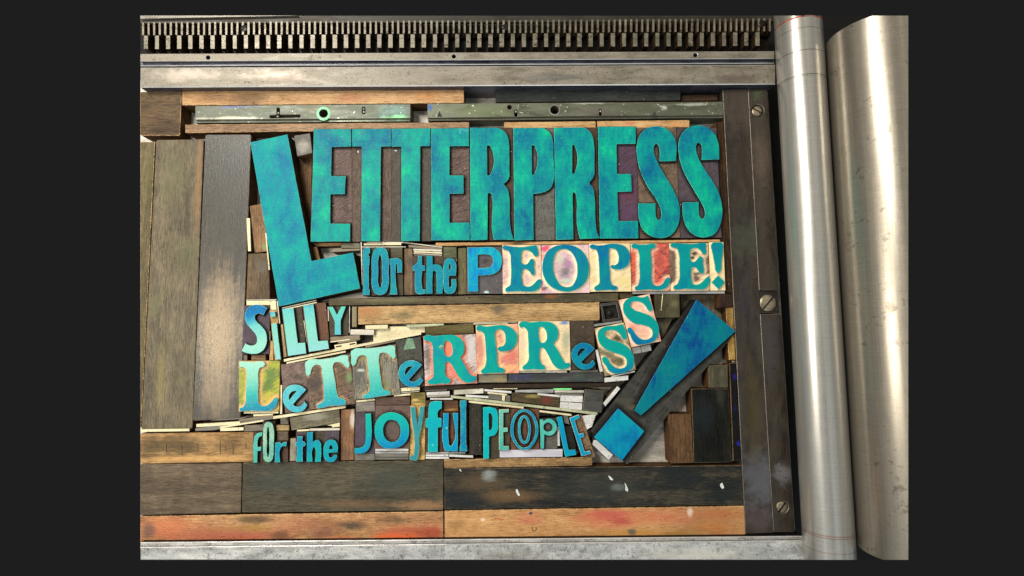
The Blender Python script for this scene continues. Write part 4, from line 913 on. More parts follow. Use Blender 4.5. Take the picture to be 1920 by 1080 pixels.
make('red_scratch', stroke([(927, 972.5), (935, 973), (940, 975), (945, 973.5)], 1.3, zt), [plain('red_scratch', (170, 60, 44), 0.6)], b_, b_.location.copy())
b_ = find('long tan bar stained red'); zt = top_of(b_)
make('pale_scratch', stroke([(407, 1018), (413, 1022), (422, 1024.5), (431, 1024.2), (437, 1022.5)], 0.9, zt), [plain('pale_scratch', (226, 206, 180), 0.6)], b_, b_.location.copy())
b_ = find('wide blue black bar'); zt = top_of(b_); WP = plain('white_paint_dab', (206, 210, 206), 0.6, 0, 0.08)
dabs = [[(967, 918), (970, 917), (974, 926), (975, 930), (971, 929), (968, 924)], [(1140, 892), (1143, 892.5), (1150, 899), (1148, 901), (1144, 899)], [(1171, 905), (1173, 907), (1178, 918), (1177, 922), (1172, 919), (1173, 913)], [(861, 879.5), (863, 880), (866, 884), (862, 883)], [(1350, 908), (1354, 905), (1358, 914), (1355, 917), (1351, 913)]]
make('paint_dabs', join(*[prism([world_loop(d, zt + 0.0001)], zt - 0.0001, zt + 0.0001, 0.00003) for d in dabs]), [WP], b_, b_.location.copy())

# ============================================================ the type
TEAL = [(0.0, (0, 88, 150)), (0.22, (0, 120, 158)), (0.44, (0, 152, 158)), (0.68, (0, 176, 154)), (1.0, (10, 212, 146))]
TEAL2 = [(0.0, (0, 84, 160)), (0.25, (0, 112, 172)), (0.5, (0, 142, 165)), (1.0, (0, 160, 148))]
TEAL3 = [(0.0, (0, 112, 170)), (0.35, (0, 150, 165)), (0.7, (0, 170, 158)), (1.0, (30, 188, 160))]
SMALL = [(0.0, (0, 96, 170)), (0.4, (0, 136, 172)), (0.75, (0, 162, 166)), (1.0, (30, 178, 160))]
BIGX = [(0.0, (0, 44, 140)), (0.28, (0, 86, 152)), (0.5, (0, 122, 152)), (0.72, (0, 140, 146)), (1.0, (0, 152, 136))]
MINTUP = [(0.0, (168, 226, 204)), (0.35, (136, 212, 190)), (0.62, (60, 190, 180)), (0.85, (0, 150, 180)), (1.0, (0, 120, 175))]
I_TOP = ink('ink_top_line', TEAL, stip=0.30)
I_L = ink('ink_big_l', [(0.0, (0, 100, 160)), (0.28, (0, 130, 166)), (0.55, (0, 156, 166)), (1.0, (0, 186, 158))], stip=0.30)
I_FOR = ink('ink_for_the', SMALL, stip=0.55, amt=0.8)
I_PEO = ink('ink_people', TEAL2, stip=0.14, amt=0.8)
I_PEO2 = ink('ink_people_green', TEAL3, stip=0.10, amt=0.7)
I_P = ink('ink_bright_p', [(0.0, (0, 92, 190)), (0.35, (0, 140, 205)), (0.6, (0, 176, 196)), (1.0, (20, 200, 165))], stip=0.3, amt=1.1)
I_S = ink('ink_fade_s', [(0.0, (0, 96, 170)), (0.22, (0, 120, 186)), (0.34, (60, 170, 196)), (0.46, (120, 206, 200)), (0.8, (160, 222, 200)), (1.0, (150, 216, 210))], grad=((480, 566), (490, 668)), amt=0.5, stip=0.5, dark=(0, 120, 180))
I_SILLY = ink('ink_mint_silly', [(0.0, (30, 150, 190)), (0.14, (100, 200, 200)), (0.5, (128, 208, 190)), (1.0, (140, 206, 210))], grad=((560, 570), (575, 665)), amt=0.7, stip=0.55, stipc=(176, 228, 214), dark=(70, 186, 180))
I_Y = ink('ink_y', [(0.0, (90, 206, 180)), (0.5, (100, 200, 200)), (1.0, (90, 184, 210))], grad=((630, 574), (630, 628)), amt=0.5, stip=0.4)
I_LE = ink('ink_mint_lett', MINTUP, grad=((500, 676), (502, 774)), amt=0.35, stip=0.4, stipc=(176, 230, 214), dark=(30, 160, 170))
I_TT = ink('ink_mint_tt', [(0.0, (160, 224, 204)), (0.4, (130, 212, 196)), (0.7, (50, 186, 186)), (1.0, (0, 150, 185))], grad=((620, 670), (635, 764)), amt=0.35, stip=0.45, stipc=(176, 230, 214), dark=(20, 150, 170))
I_TT2 = ink('ink_mint_tt_b', [(0.0, (150, 220, 204)), (0.4, (120, 210, 190)), (0.75, (50, 190, 180)), (1.0, (30, 170, 185))], grad=((695, 650), (715, 745)), amt=0.35, stip=0.45, stipc=(170, 230, 210), dark=(20, 150, 170))
I_E = ink('ink_pale_e', [(0.0, (0, 140, 190)), (0.5, (70, 186, 200)), (1.0, (110, 206, 200))], stip=0.6, stipc=(170, 226, 224), dark=(0, 130, 180))
I_E2 = ink('ink_e_two', [(0.0, (0, 100, 175)), (0.5, (0, 146, 180)), (1.0, (60, 186, 190))], stip=0.5, dark=(0, 100, 170))
I_E3 = ink('ink_e_three', [(0.0, (0, 96, 165)), (0.5, (0, 134, 175)), (1.0, (0, 160, 175))], stip=0.15)
I_R = ink('ink_r', [(0.0, (0, 110, 175)), (0.3, (0, 152, 172)), (0.6, (0, 176, 160)), (1.0, (0, 190, 150))], stip=0.25, amt=0.8)
I_PR = ink('ink_p_r', [(0.0, (0, 120, 175)), (0.3, (0, 156, 165)), (0.6, (0, 172, 160)), (1.0, (0, 178, 155))], stip=0.12, amt=0.7)
I_SS = ink('ink_s_low', [(0.0, (0, 170, 160)), (0.7, (0, 168, 162)), (0.9, (0, 140, 172)), (1.0, (0, 120, 178))], grad=((1140, 600), (1165, 705)), amt=0.4, stip=0.1)
I_SS2 = ink('ink_s_up', [(0.0, (0, 166, 162)), (0.55, (0, 166, 160)), (0.78, (0, 130, 176)), (1.0, (0, 92, 160))], grad=((1225, 560), (1195, 650)), amt=0.4, stip=0.1)
I_F2 = ink('ink_small_green', [(0.0, (30, 160, 170)), (0.5, (80, 190, 174)), (1.0, (130, 200, 180))], stip=0.4)
I_O2 = ink('ink_small_speckled', [(0.0, (60, 160, 160)), (0.5, (110, 184, 160)), (1.0, (170, 206, 170))], stip=0.7, stipc=(214, 232, 214), dark=(30, 140, 150))
I_SM = ink('ink_small_blue', [(0.0, (0, 122, 180)), (0.5, (0, 158, 182)), (1.0, (10, 178, 170))], stip=0.35)
I_JO = ink('ink_jo', [(0.0, (0, 110, 185)), (0.3, (0, 150, 195)), (0.6, (0, 178, 180)), (1.0, (0, 190, 170))], grad=((740, 850), (720, 772)), amt=0.7, stip=0.3)
I_Y2 = ink('ink_dull_y', [(0.0, (40, 130, 160)), (0.5, (50, 150, 165)), (1.0, (80, 168, 170))], stip=0.35)
I_PP = ink('ink_cyan', [(0.0, (0, 150, 195)), (0.5, (0, 182, 190)), (1.0, (20, 196, 190))], stip=0.12, amt=0.8)
I_LL = ink('ink_cyan_blue', [(0.0, (0, 120, 190)), (0.5, (0, 152, 196)), (1.0, (0, 172, 196))], stip=0.1, amt=0.8)
I_X = ink('ink_exclamation', BIGX, stip=0.10, stipc=(90, 190, 200), scale=0.8, dark=(0, 70, 150))
I_DOT = ink('ink_dot', [(0.0, (0, 84, 160)), (0.3, (0, 130, 180)), (0.6, (0, 156, 182)), (1.0, (0, 164, 180))], stip=0.12, dark=(0, 100, 170))

def edge(n, c): return plain(n, c, 0.5, 0, 0.22)
E_TEAL = edge('edge_teal', (84, 184, 166)); E_PALE = edge('edge_pale', (140, 192, 176)); E_DARK = edge('edge_dark', (8, 84, 100)); E_CREAM = edge('edge_cream', (226, 206, 168))  # teal rim: worn edge, lightened to paint glints along the letter faces
SD_DARK = edge('side_dark_wood', (40, 28, 22)); SD_TAN = edge('side_stained_tan', (176, 146, 108)); SD_BLK = edge('side_black', (22, 24, 26)); SD_CR = edge('side_cream', (214, 190, 150))
BODYW = wood('type_body_wood', (50, 34, 22), (84, 60, 40), (116, 86, 58), 0, rough=0.7)
BODYC = wood('type_body_maple', (140, 110, 76), (186, 152, 110), (210, 178, 134), 0, rough=0.7)
BODYK = plain('type_body_black', (34, 30, 26), 0.6)

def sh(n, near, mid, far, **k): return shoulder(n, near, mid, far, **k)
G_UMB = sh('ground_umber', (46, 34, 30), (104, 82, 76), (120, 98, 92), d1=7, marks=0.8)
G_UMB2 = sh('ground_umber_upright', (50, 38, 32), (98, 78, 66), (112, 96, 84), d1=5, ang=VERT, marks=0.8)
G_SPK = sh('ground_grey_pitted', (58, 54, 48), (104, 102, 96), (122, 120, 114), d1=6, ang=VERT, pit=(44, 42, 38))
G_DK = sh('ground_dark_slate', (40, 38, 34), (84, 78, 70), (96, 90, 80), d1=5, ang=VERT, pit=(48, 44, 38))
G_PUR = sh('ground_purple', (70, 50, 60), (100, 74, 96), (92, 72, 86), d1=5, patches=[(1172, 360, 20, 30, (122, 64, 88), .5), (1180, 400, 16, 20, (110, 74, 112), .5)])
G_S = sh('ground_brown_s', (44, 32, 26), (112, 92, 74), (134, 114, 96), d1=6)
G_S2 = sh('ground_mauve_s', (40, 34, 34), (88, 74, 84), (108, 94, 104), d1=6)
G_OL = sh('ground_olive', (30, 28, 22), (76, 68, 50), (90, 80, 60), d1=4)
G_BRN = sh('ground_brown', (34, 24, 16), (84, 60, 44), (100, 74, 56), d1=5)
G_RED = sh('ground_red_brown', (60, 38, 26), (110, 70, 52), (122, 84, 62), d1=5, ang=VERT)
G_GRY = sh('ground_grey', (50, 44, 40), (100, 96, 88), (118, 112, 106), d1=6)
G_HPC = [(212, 198, 176), (70, 62, 60), (120, 108, 100)]
G_P = sh('ground_p', (120, 112, 100), (96, 92, 92), (112, 104, 110), d0=0, d1=3, patches=[(910, 490, 9, 8, (70, 64, 62), .85)], marks=0.4)
CR = (240, 216, 178)
G_E = sh('ground_cream_e', CR, (226, 190, 176), (196, 156, 160), d0=2.5, d1=10, marks=0.25, patches=[(1005, 520, 14, 16, (228, 200, 176), .6)])
G_O = sh('ground_cream_o', (242, 222, 186), (226, 190, 196), (206, 170, 180), d0=1.5, d1=7, marks=0.2,
         patches=[(1022, 467, 13, 9, (206, 60, 100), .9), (1020, 484, 9, 12, (214, 84, 110), .7), (1061, 495, 12, 13, (170, 130, 160), .9), (1062, 518, 13, 9, (170, 146, 160), .9), (1057, 508, 17, 10, (96, 110, 112), .75), (1062, 527, 15, 6, (168, 206, 176), .8), (1050, 488, 8, 12, (196, 206, 172), .6), (1018, 543, 8, 5, (170, 50, 80), .8), (1022, 540, 8, 4, (60, 110, 96), .7)])
G_P2 = sh('ground_cream_p', (240, 220, 180), (232, 210, 166), (226, 204, 150), d0=2, d1=9, marks=0.2, patches=[(1172, 528, 14, 12, (222, 206, 130), .6)])
G_LR = sh('ground_cream_red', (240, 200, 170), (222, 104, 84), (150, 66, 66), d0=2.5, d1=9, marks=0.45, patches=[(1236, 490, 10, 20, (150, 66, 68), .6), (1187, 485, 4, 28, (224, 96, 66), .7), (1232, 460, 10, 6, (216, 96, 84), .6), (1240, 530, 14, 8, (232, 100, 76), .7)])
G_EB = sh('ground_cream_brown', (238, 214, 176), (150, 116, 96), (110, 84, 70), d0=2.5, d1=9, marks=0.4, patches=[(1262, 500, 6, 30, (112, 100, 80), .6), (1297, 484, 4, 3, (40, 30, 26), .9), (1299, 476, 5, 2, (60, 46, 36), .8), (1306, 514, 7, 3, (30, 24, 24), .8), (1318, 476, 4, 3, (60, 30, 50), .8)])
G_X2 = sh('ground_cream_mark', (240, 218, 172), (236, 212, 164), (226, 200, 150), d0=2, d1=12, marks=0.15)
G_LY = sh('ground_lime', (212, 172, 116), (176, 174, 64), (120, 140, 70), d0=2.5, d1=9, marks=0.3, patches=[(507, 705, 12, 24, (92, 132, 72), .75), (503, 722, 10, 14, (90, 128, 66), .6), (455, 715, 8, 40, (168, 166, 74), .7), (512, 750, 14, 14, (206, 176, 84), .6), (517, 684, 12, 6, (170, 172, 60), .8)])
G_EW = sh('ground_wood_e', (40, 30, 26), (120, 98, 90), (142, 122, 114), d0=1, d1=5, ang=0.6, marks=0.7, patches=[(560, 708, 18, 8, (82, 74, 60), .7), (550, 765, 20, 8, (80, 60, 50), .5)])
G_T = sh('ground_brown_t', (184, 146, 112), (124, 102, 86), (104, 88, 76), d0=1.5, d1=6, ang=0.4, marks=0.7, patches=[(590, 720, 16, 16, (84, 74, 70), .8), (655, 706, 6, 14, (116, 154, 92), .9), (640, 710, 14, 28, (116, 94, 70), .5)])
G_T2 = sh('ground_grey_t', (178, 146, 106), (122, 118, 104), (140, 136, 124), d0=2.5, d1=7, ang=VERT, marks=0.8, patches=[(672, 700, 14, 22, (100, 102, 98), .7), (728, 710, 8, 30, (150, 146, 128), .6), (725, 725, 6, 18, (132, 136, 74), .6), (682, 672, 6, 5, (150, 140, 70), .7), (678, 694, 8, 3, (196, 194, 184), .8)])
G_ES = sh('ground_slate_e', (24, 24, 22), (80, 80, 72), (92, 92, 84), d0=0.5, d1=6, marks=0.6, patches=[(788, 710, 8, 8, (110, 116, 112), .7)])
G_R = sh('ground_coral_r', (222, 130, 104), (206, 186, 180), (150, 124, 118), d0=3, d1=7, marks=0.4, patches=[(803, 670, 6, 30, (124, 104, 98), .85), (884, 655, 10, 26, (196, 190, 188), .9), (850, 695, 14, 16, (226, 110, 84), .7), (841, 653, 8, 15, (230, 124, 96), .9), (874, 660, 4, 14, (226, 110, 80), .6)])
G_PP = sh('ground_peach_p', (238, 196, 150), (224, 162, 130), (206, 128, 112), d0=2, d1=9, marks=0.25, patches=[(958, 668, 16, 14, (206, 104, 96), .75), (902, 650, 8, 28, (190, 132, 116), .75), (950, 690, 20, 8, (240, 178, 120), .7), (968, 612, 8, 10, (238, 164, 136), .7)])
G_RR = sh('ground_cream_r', (242, 216, 172), (236, 208, 164), (222, 200, 160), d0=2, d1=10, marks=0.2, patches=[(1058, 605, 10, 5, (50, 120, 180), .85), (1060, 640, 9, 26, (150, 164, 140), .7), (980, 645, 8, 14, (216, 184, 168), .6), (977, 678, 8, 12, (196, 190, 136), .6)])
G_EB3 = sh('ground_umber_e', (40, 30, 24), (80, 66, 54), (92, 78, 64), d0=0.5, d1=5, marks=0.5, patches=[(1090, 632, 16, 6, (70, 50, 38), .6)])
G_SL = sh('ground_cream_s', (240, 212, 168), (150, 136, 106), (112, 104, 80), d0=1.5, d1=6, marks=0.4, patches=[(1154, 634, 9, 5, (84, 82, 66), .85), (1162, 640, 8, 6, (96, 92, 70), .7), (1160, 676, 12, 6, (98, 98, 66), .8), (1143, 665, 12, 7, (128, 122, 96), .8), (1134, 660, 8, 10, (132, 124, 100), .7), (1145, 628, 8, 6, (240, 206, 168), .6)])
G_SU = sh('ground_pink_s', (246, 206, 180), (240, 190, 164), (232, 172, 148), d0=1, d1=8, ang=-0.1, marks=0.25, patches=[(1186, 612, 10, 8, (228, 140, 124), .7), (1236, 635, 5, 5, (170, 120, 100), .6)])
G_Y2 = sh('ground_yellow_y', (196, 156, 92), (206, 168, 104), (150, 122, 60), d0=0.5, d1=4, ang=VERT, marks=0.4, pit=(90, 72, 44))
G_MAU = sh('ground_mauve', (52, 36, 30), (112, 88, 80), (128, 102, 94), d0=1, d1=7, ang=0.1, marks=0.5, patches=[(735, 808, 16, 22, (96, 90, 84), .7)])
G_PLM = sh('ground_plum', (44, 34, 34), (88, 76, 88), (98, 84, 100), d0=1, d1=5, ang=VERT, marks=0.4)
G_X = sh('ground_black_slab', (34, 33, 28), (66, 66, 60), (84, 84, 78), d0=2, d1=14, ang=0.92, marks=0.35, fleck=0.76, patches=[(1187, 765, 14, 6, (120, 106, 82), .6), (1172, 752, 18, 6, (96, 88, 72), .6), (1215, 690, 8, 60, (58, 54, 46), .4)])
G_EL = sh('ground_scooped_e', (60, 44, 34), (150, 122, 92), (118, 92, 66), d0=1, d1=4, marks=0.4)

TOPG = 'letters of the big top line'
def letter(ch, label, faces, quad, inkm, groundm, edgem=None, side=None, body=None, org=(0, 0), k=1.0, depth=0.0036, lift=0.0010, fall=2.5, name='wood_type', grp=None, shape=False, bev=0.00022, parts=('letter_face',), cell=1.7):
    ox, oy = org
    fl = []
    for f in faces: fl.append([world_loop(spline(t, ox, oy, k), ZT) for t in f])
    zs = ZT - depth
    if quad:
        q = spline(quad, ox, oy, k); ql = world_loop(q, zs)
    else: ql = fl[0][0]
    o3 = centre(ql, 0.0); root = empty(name, o3); tag(root, label, 'type letter', grp)
    if shape:   # block sawn to an outline of its own
        make('type_body', prism([ql], 0.0, zs, 0.0001, (1, 1, 0)), [groundm, body or BODYW], root, o3)
    else:
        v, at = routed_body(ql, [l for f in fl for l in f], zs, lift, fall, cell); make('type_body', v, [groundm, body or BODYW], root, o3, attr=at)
    for i, f in enumerate(fl):
        dz = random.uniform(-1, 1) * 0.00006
        make(parts[min(i, len(parts) - 1)], prism(f, zs - 0.0002 if quad else zs, ZT + dz, bev, (0, 1, 2)), [side or SD_DARK, edgem or E_TEAL, inkm], root, o3)
    return root

A4 = dict(org=(440, 230), k=4.0); B4 = dict(org=(900, 230), k=4.0)
TT = 'of the tall top line'
# --- top line
letter('L', 'huge tilted teal L that starts the top line', [['469.5,267 538.7,252 583.7,489.5 662,473.5 675,540.6 523,574.4']], None, I_L, G_BRN, E_TEAL, SD_DARK, shape=True, grp=TOPG)
letter('E', 'tall teal sans letter E beside the tilted L in the top line', [['595,48 873,48 873,178 727,182 722,400 832,402 826,534 718,536 716,757 866,758 864,890 570,892']], '593,46 878,46 880,892 568,894', I_TOP, G_UMB, grp=TOPG, **A4)
letter('T', 'tall teal letter T right after the E, first of the pair in the top line', [['882,48 1172,46 1172,176 1096,178 1090,888 950,888 954,178 882,178']], '881,46 1175,44 1176,890 882,892', I_TOP, G_UMB2, grp=TOPG, **A4)
letter('T', 'tall teal letter T touching the second E, second of the pair in the top line', [['1178,46 1466,42 1466,174 1392,176 1388,886 1250,888 1250,178 1178,178']], '1177,44 1469,40 1472,888 1178,890', I_TOP, G_DK, grp=TOPG, **A4)
letter('E', 'tall teal letter E between T and R in the top line', [['1473,44 1756,40 1756,174 1612,176 1610,395 1716,396 1716,530 1612,532 1612,750 1762,750 1762,880 1475,882']], '1471,42 1759,38 1764,882 1473,886', I_TOP, G_UMB, grp=TOPG, **A4)
letter('R', 'tall teal letter R before the P in the top line', [['-75,38 130,38 165,50s 205,95s 218,160s 220,240s 220,330s 212,425s 178,460 208,500s 220,560s 222,700s 235,820s 252,878 105,878 95,840s 90,560s 85,535s 70,526s 58,532 56,878 -71,882', '52,170 70,170s 85,195s 85,370s 70,394s 54,395']], '-76,37 244,37 256,881 -74,884', I_TOP, G_BRN, grp=TOPG, lift=0.0003, **B4)
letter('P', 'tall teal letter P between the two R letters of the top line', [['250,40 470,38 520,70s 545,130s 550,250s 550,440s 530,490s 480,520s 430,530s 398,534 402,878 258,882', '388,168 405,170s 418,195s 418,360s 405,388s 390,392']], '248,39 553,37 562,880 256,884', I_TOP, G_SPK, grp=TOPG, lift=0.0003, **B4)
letter('R', 'tall teal letter R between the P and the third E in the top line', [['556,38 760,34 800,45s 840,90s 855,160s 858,300s 850,410s 818,452 848,490s 860,560s 868,750s 878,820s 896,866 750,872 732,800s 722,560s 718,535s 705,522s 695,530 700,874 570,878', '692,165 705,167s 716,190s 716,360s 706,382s 692,386']], '555,37 876,35 892,876 566,880', I_TOP, G_BRN, grp=TOPG, lift=0.0003, **B4)
letter('E', 'tall teal letter E with a purple ground before the S pair', [['884,30 1168,30 1168,158 1024,160 1028,384 1134,384 1138,516 1030,518 1038,738 1186,736 1188,866 900,868']], '882,29 1171,28 1192,868 896,872', I_TOP, G_PUR, grp=TOPG, **B4)
S1 = '1470,286 1472,150s 1440,80s 1380,36s 1310,26s 1240,48s 1195,100s 1175,180s 1180,270s 1210,380s 1270,500s 1330,590s 1358,660s 1358,710s 1343,730s 1325,715s 1318,680s 1316,605 1186,605 1192,720s 1220,800s 1280,850s 1350,865s 1430,845s 1480,780s 1500,690s 1490,600s 1450,500s 1390,400s 1330,290s 1305,220s 1305,180s 1322,158s 1340,175s 1348,220s 1345,290'
S2 = '1795,274 1785,140s 1750,70s 1690,28s 1620,20s 1550,45s 1505,100s 1488,180s 1495,260s 1530,370s 1590,480s 1650,585s 1685,655s 1685,700s 1668,720s 1650,705s 1642,660s 1640,595 1520,598 1525,720s 1560,800s 1620,850s 1690,860s 1760,835s 1800,770s 1818,680s 1805,570s 1770,480s 1700,370s 1645,280s 1622,210s 1622,170s 1640,150s 1658,165s 1665,210s 1662,280'
letter('S', 'tall teal letter S on a brown ground, before the last letter of the top line', [[S1]], '1172,40 1470,38 1500,862 1198,868', I_TOP, G_S, grp=TOPG, lift=0.0006, **B4)
letter('S', 'tall teal letter S on a mauve ground that ends the top line', [[S2]], '1474,40 1772,42 1812,862 1504,866', I_TOP, G_S2, grp=TOPG, lift=0.0006, **B4)

# --- for the PEOPLE!
C8 = dict(org=(660, 440), k=8.0, depth=0.0034, lift=0.0005, bev=0.00021); G2 = 'letters of the second line for the people'
letter('f', 'narrow speckled teal f that starts the second line', [['165,250s 180,208s 215,192s 270,194 270,275 250,285s 248,310s 262,328 262,455 250,460 252,820 266,824 266,905 160,905 160,824 170,815 170,460 158,455 158,370 165,365']], '148,190 286,195 286,912 158,912', I_FOR, G_OL, E_PALE, SD_BLK, grp=G2, **C8)
letter('O', 'narrow teal O in the first word for of the second line', [['298,340s 335,225s 420,188s 510,222s 545,320s 549,550s 545,780s 510,868s 420,905s 335,868s 300,780s 297,550s', '400,350s 420,300s 440,350s 447,550s 442,750s 420,795s 400,750s 396,550s']], '289,200 560,200 562,912 292,912', I_FOR, G_OL, E_PALE, SD_BLK, grp=G2, **C8)
letter('r', 'short speckled teal r ending the word for in the second line', [['565,360 700,356s 745,385s 752,430s 750,570 680,572 680,480s 670,438s 660,480s 662,790 672,810 680,895 565,898 580,820 580,460 563,440']], '563,350 764,348 766,905 564,908', I_FOR, G_OL, E_PALE, SD_BLK, grp=G2, **C8)
letter('t', 'teal t of the word the in the second line', [['990,318 1048,318 1050,460 1095,462 1095,540 1050,542 1050,780s 1062,818s 1105,820 1105,885 985,885s 955,860s 945,800s 945,545 910,540 910,470 960,430s 985,390s']], '907,322 1109,320 1110,900 907,902', I_FOR, G_BRN, E_PALE, SD_BLK, grp=G2, **C8)
letter('h', 'teal h of the word the in the second line', [['1118,315 1205,315 1210,455 1240,445s 1290,447s 1340,475s 1358,530s 1358,885 1270,885 1262,600s 1252,548s 1235,538s 1215,555s 1208,610s 1205,885 1115,885']], '1111,318 1368,320 1369,897 1112,900', I_FOR, G_BRN, E_TEAL, SD_BLK, grp=G2, **C8)
letter('e', 'narrow teal e of the word the in the second line', [['1375,620s 1372,460s 1400,378s 1465,347s 1530,375s 1562,450s 1562,540s 1558,612 1455,617 1452,740s 1458,785s 1472,795s 1488,775s 1492,672 1562,668 1560,800s 1530,865s 1465,888s 1400,865s 1376,790s', '1453,470s 1466,438s 1480,470s 1480,525 1455,525']], '1371,340 1576,340 1578,895 1372,897', I_FOR, G_OL, E_PALE, SD_BLK, grp=G2, **C8)
D8 = dict(org=(870, 440), k=8.0); E8 = dict(org=(1090, 440), k=8.0); F8 = dict(org=(1200, 440), k=8.0)
SL = dict(depth=0.0026, lift=0.0012, fall=2.0, bev=0.00022)
letter('P', 'bright sans P on grey ground that starts the second line word people', [['55,195 380,186 450,200s 530,260s 566,350s 566,430s 530,525s 440,590s 330,607s 210,612 212,850 65,852', '205,300 330,295s 410,325s 440,400s 410,472s 330,498s 205,498']], '42,182 571,180 575,884 36,888', I_P, G_P, E_TEAL, SD_DARK, grp=G2, depth=0.003, lift=0.0004, **D8)
letter('E', 'slab serif E on cream ground before the O with the pink corner', [['575,190s 595,166s 650,166s 720,176s 900,182s 1030,162s 1082,160s 1100,200s 1110,300s 1090,328s 1060,320s 1020,270s 960,238s 900,235s 870,260s 862,330s 870,420s 900,442s 940,440s 975,400s 1000,365s 1035,362s 1055,400s 1050,480s 1062,560s 1050,600s 1020,605s 990,560s 950,525s 890,522s 872,560s 872,680s 890,750s 940,778s 1010,765s 1070,710s 1120,668s 1152,668s 1160,720s 1130,800s 1070,845s 960,855s 800,848s 680,855s 625,850s 620,810s 650,785s 690,755s 700,690s 700,400s 690,290s 655,240s 590,218s']], '575,160 1150,156 1166,880 581,886', I_PEO, G_E, E_TEAL, SD_CR, body=BODYC, grp=G2, **SL, **D8)
letter('O', 'round slab O on cream ground with a crimson corner and purple heart', [['1172,520s 1182,400s 1240,260s 1350,178s 1500,150s 1660,172s 1790,260s 1860,390s 1876,520s 1840,680s 1750,785s 1630,842s 1530,855s 1390,825s 1270,750s 1200,640s', '1338,480s 1348,350s 1400,250s 1490,215s 1590,245s 1660,340s 1695,450s 1700,560s 1670,690s 1610,770s 1550,785s 1460,760s 1390,670s 1350,580s']], '1161,158 1868,148 1886,870 1168,880', I_PEO, G_O, E_TEAL, SD_CR, body=BODYC, grp=G2, **SL, **D8)
letter('P', 'slab serif P on plain cream ground in the second line', [['125,170s 150,148s 240,160s 330,155s 430,136s 560,140s 660,180s 720,260s 736,350s 715,430s 650,500s 550,525s 470,510s 434,480s 452,455s 500,455s 545,425s 560,360s 548,280s 510,222s 450,205s 418,212 415,400 430,560s 440,700s 470,755s 530,775s 542,805s 510,832s 430,830s 300,834s 210,830s 192,800s 215,770s 260,740s 268,600s 260,400s 248,290s 215,225s 145,208s']], '114,136 726,130 752,850 128,856', I_PEO, G_P2, E_TEAL, SD_CR, body=BODYC, grp=G2, **SL, **E8)
letter('L', 'slab serif L on red stained ground in the second line', [['750,160s 775,138s 870,146s 1000,142s 1060,130s 1105,145s 1115,180s 1085,208s 1045,218s 1045,300s 1055,500s 1058,680s 1080,745s 1140,768s 1210,740s 1260,670s 1305,640s 1333,665s 1325,730s 1270,800s 1200,828s 1000,822s 860,835s 810,825s 805,790s 850,755s 868,700s 868,450s 862,270s 845,222s 790,208s 755,190s']], '736,136 1310,130 1337,842 760,850', I_PEO2, G_LR, E_TEAL, SD_CR, body=BODYC, grp=G2, **SL, **E8)
letter('E', 'slab serif E on brown stained cream ground before the small exclamation mark', [['1335,160s 1350,133s 1450,130s 1700,136s 1800,125s 1868,130s 1870,200s 1878,265s 1860,295s 1830,290s 1790,240s 1740,205s 1680,205s 1640,230s 1635,300s 1640,370s 1670,408s 1710,400s 1750,350s 1790,322s 1820,345s 1825,430s 1840,520s 1825,580s 1790,585s 1750,530s 1700,490s 1660,500s 1650,560s 1655,680s 1680,740s 1740,748s 1810,710s 1870,650s 1915,625s 1932,660s 1915,750s 1850,812s 1700,818s 1550,812s 1440,822s 1388,810s 1390,770s 1440,742s 1465,680s 1472,450s 1460,270s 1435,210s 1375,190s']], '1314,134 1900,128 1934,840 1340,846', I_PEO2, G_EB, E_TEAL, SD_CR, body=BODYC, grp=G2, **SL, **E8)
letter('!', 'small green exclamation mark on cream ground ending the second line', [['1070,150s 1088,120s 1160,114s 1230,120s 1247,150s 1245,230s 1222,400s 1202,550s 1175,577s 1145,555s 1120,430s 1085,260s'], ['1172,608 1275,712 1180,822 1072,715']], '1030,116 1250,112 1280,836 1056,840', I_PEO2, G_X2, E_TEAL, SD_CR, body=BODYC, grp=G2, parts=('mark_face', 'dot_face'), **SL, **F8)

# --- SiLLY
H8 = dict(org=(440, 555), k=8.0, depth=0.0036, lift=0.0005, bev=0.00021); G3 = 'letters of the word silly'
letter('S', 'sans S fading from blue to mint that starts the word silly', [['485,185 430,285 395,270s 350,262s 310,285s 300,330s 330,385s 400,450s 460,530s 482,620s 475,720s 430,810s 350,860s 250,868s 160,850s 105,825 160,710 210,735s 270,742s 320,715s 335,660s 320,590s 260,510s 190,430s 155,360s 150,290s 180,200s 250,145s 340,128s 420,145s']], '145,140 526,134 520,866 108,874', I_S, G_PLM, E_PALE, SD_BLK, grp=G3, **H8)
letter('i', 'small mint i with a square dot in the word silly', [['550,418 630,408 692,945 615,955'], ['525,240 605,232 612,305 540,318']], '524,214 640,208 700,962 602,966', I_SILLY, G_Y2, E_PALE, SD_BLK, grp=G3, parts=('stem_face', 'dot_face'), **H8)
letter('L', 'mint L beside the i, first of the pair in silly', [['712,195 880,180 945,708 1055,700 1072,860 800,900']], '704,190 1004,154 1082,868 792,914', I_SILLY, G_OL, E_PALE, SD_BLK, grp=G3, **H8)
letter('L', 'mint L beside the Y, second of the pair in silly', [['1028,140 1180,125 1250,680 1395,665 1415,790 1115,838']], '1014,130 1364,96 1428,800 1104,850', I_SILLY, G_RED, E_PALE, SD_BLK, grp=G3, **H8)
letter('Y', 'small mint Y that ends the word silly', [['1405,165 1470,158 1535,285 1600,158 1668,155 1590,370 1592,580 1502,582 1500,380']], '1402,160 1698,155 1704,582 1432,600', I_Y, G_OL, E_PALE, SD_BLK, grp=G3, **H8)

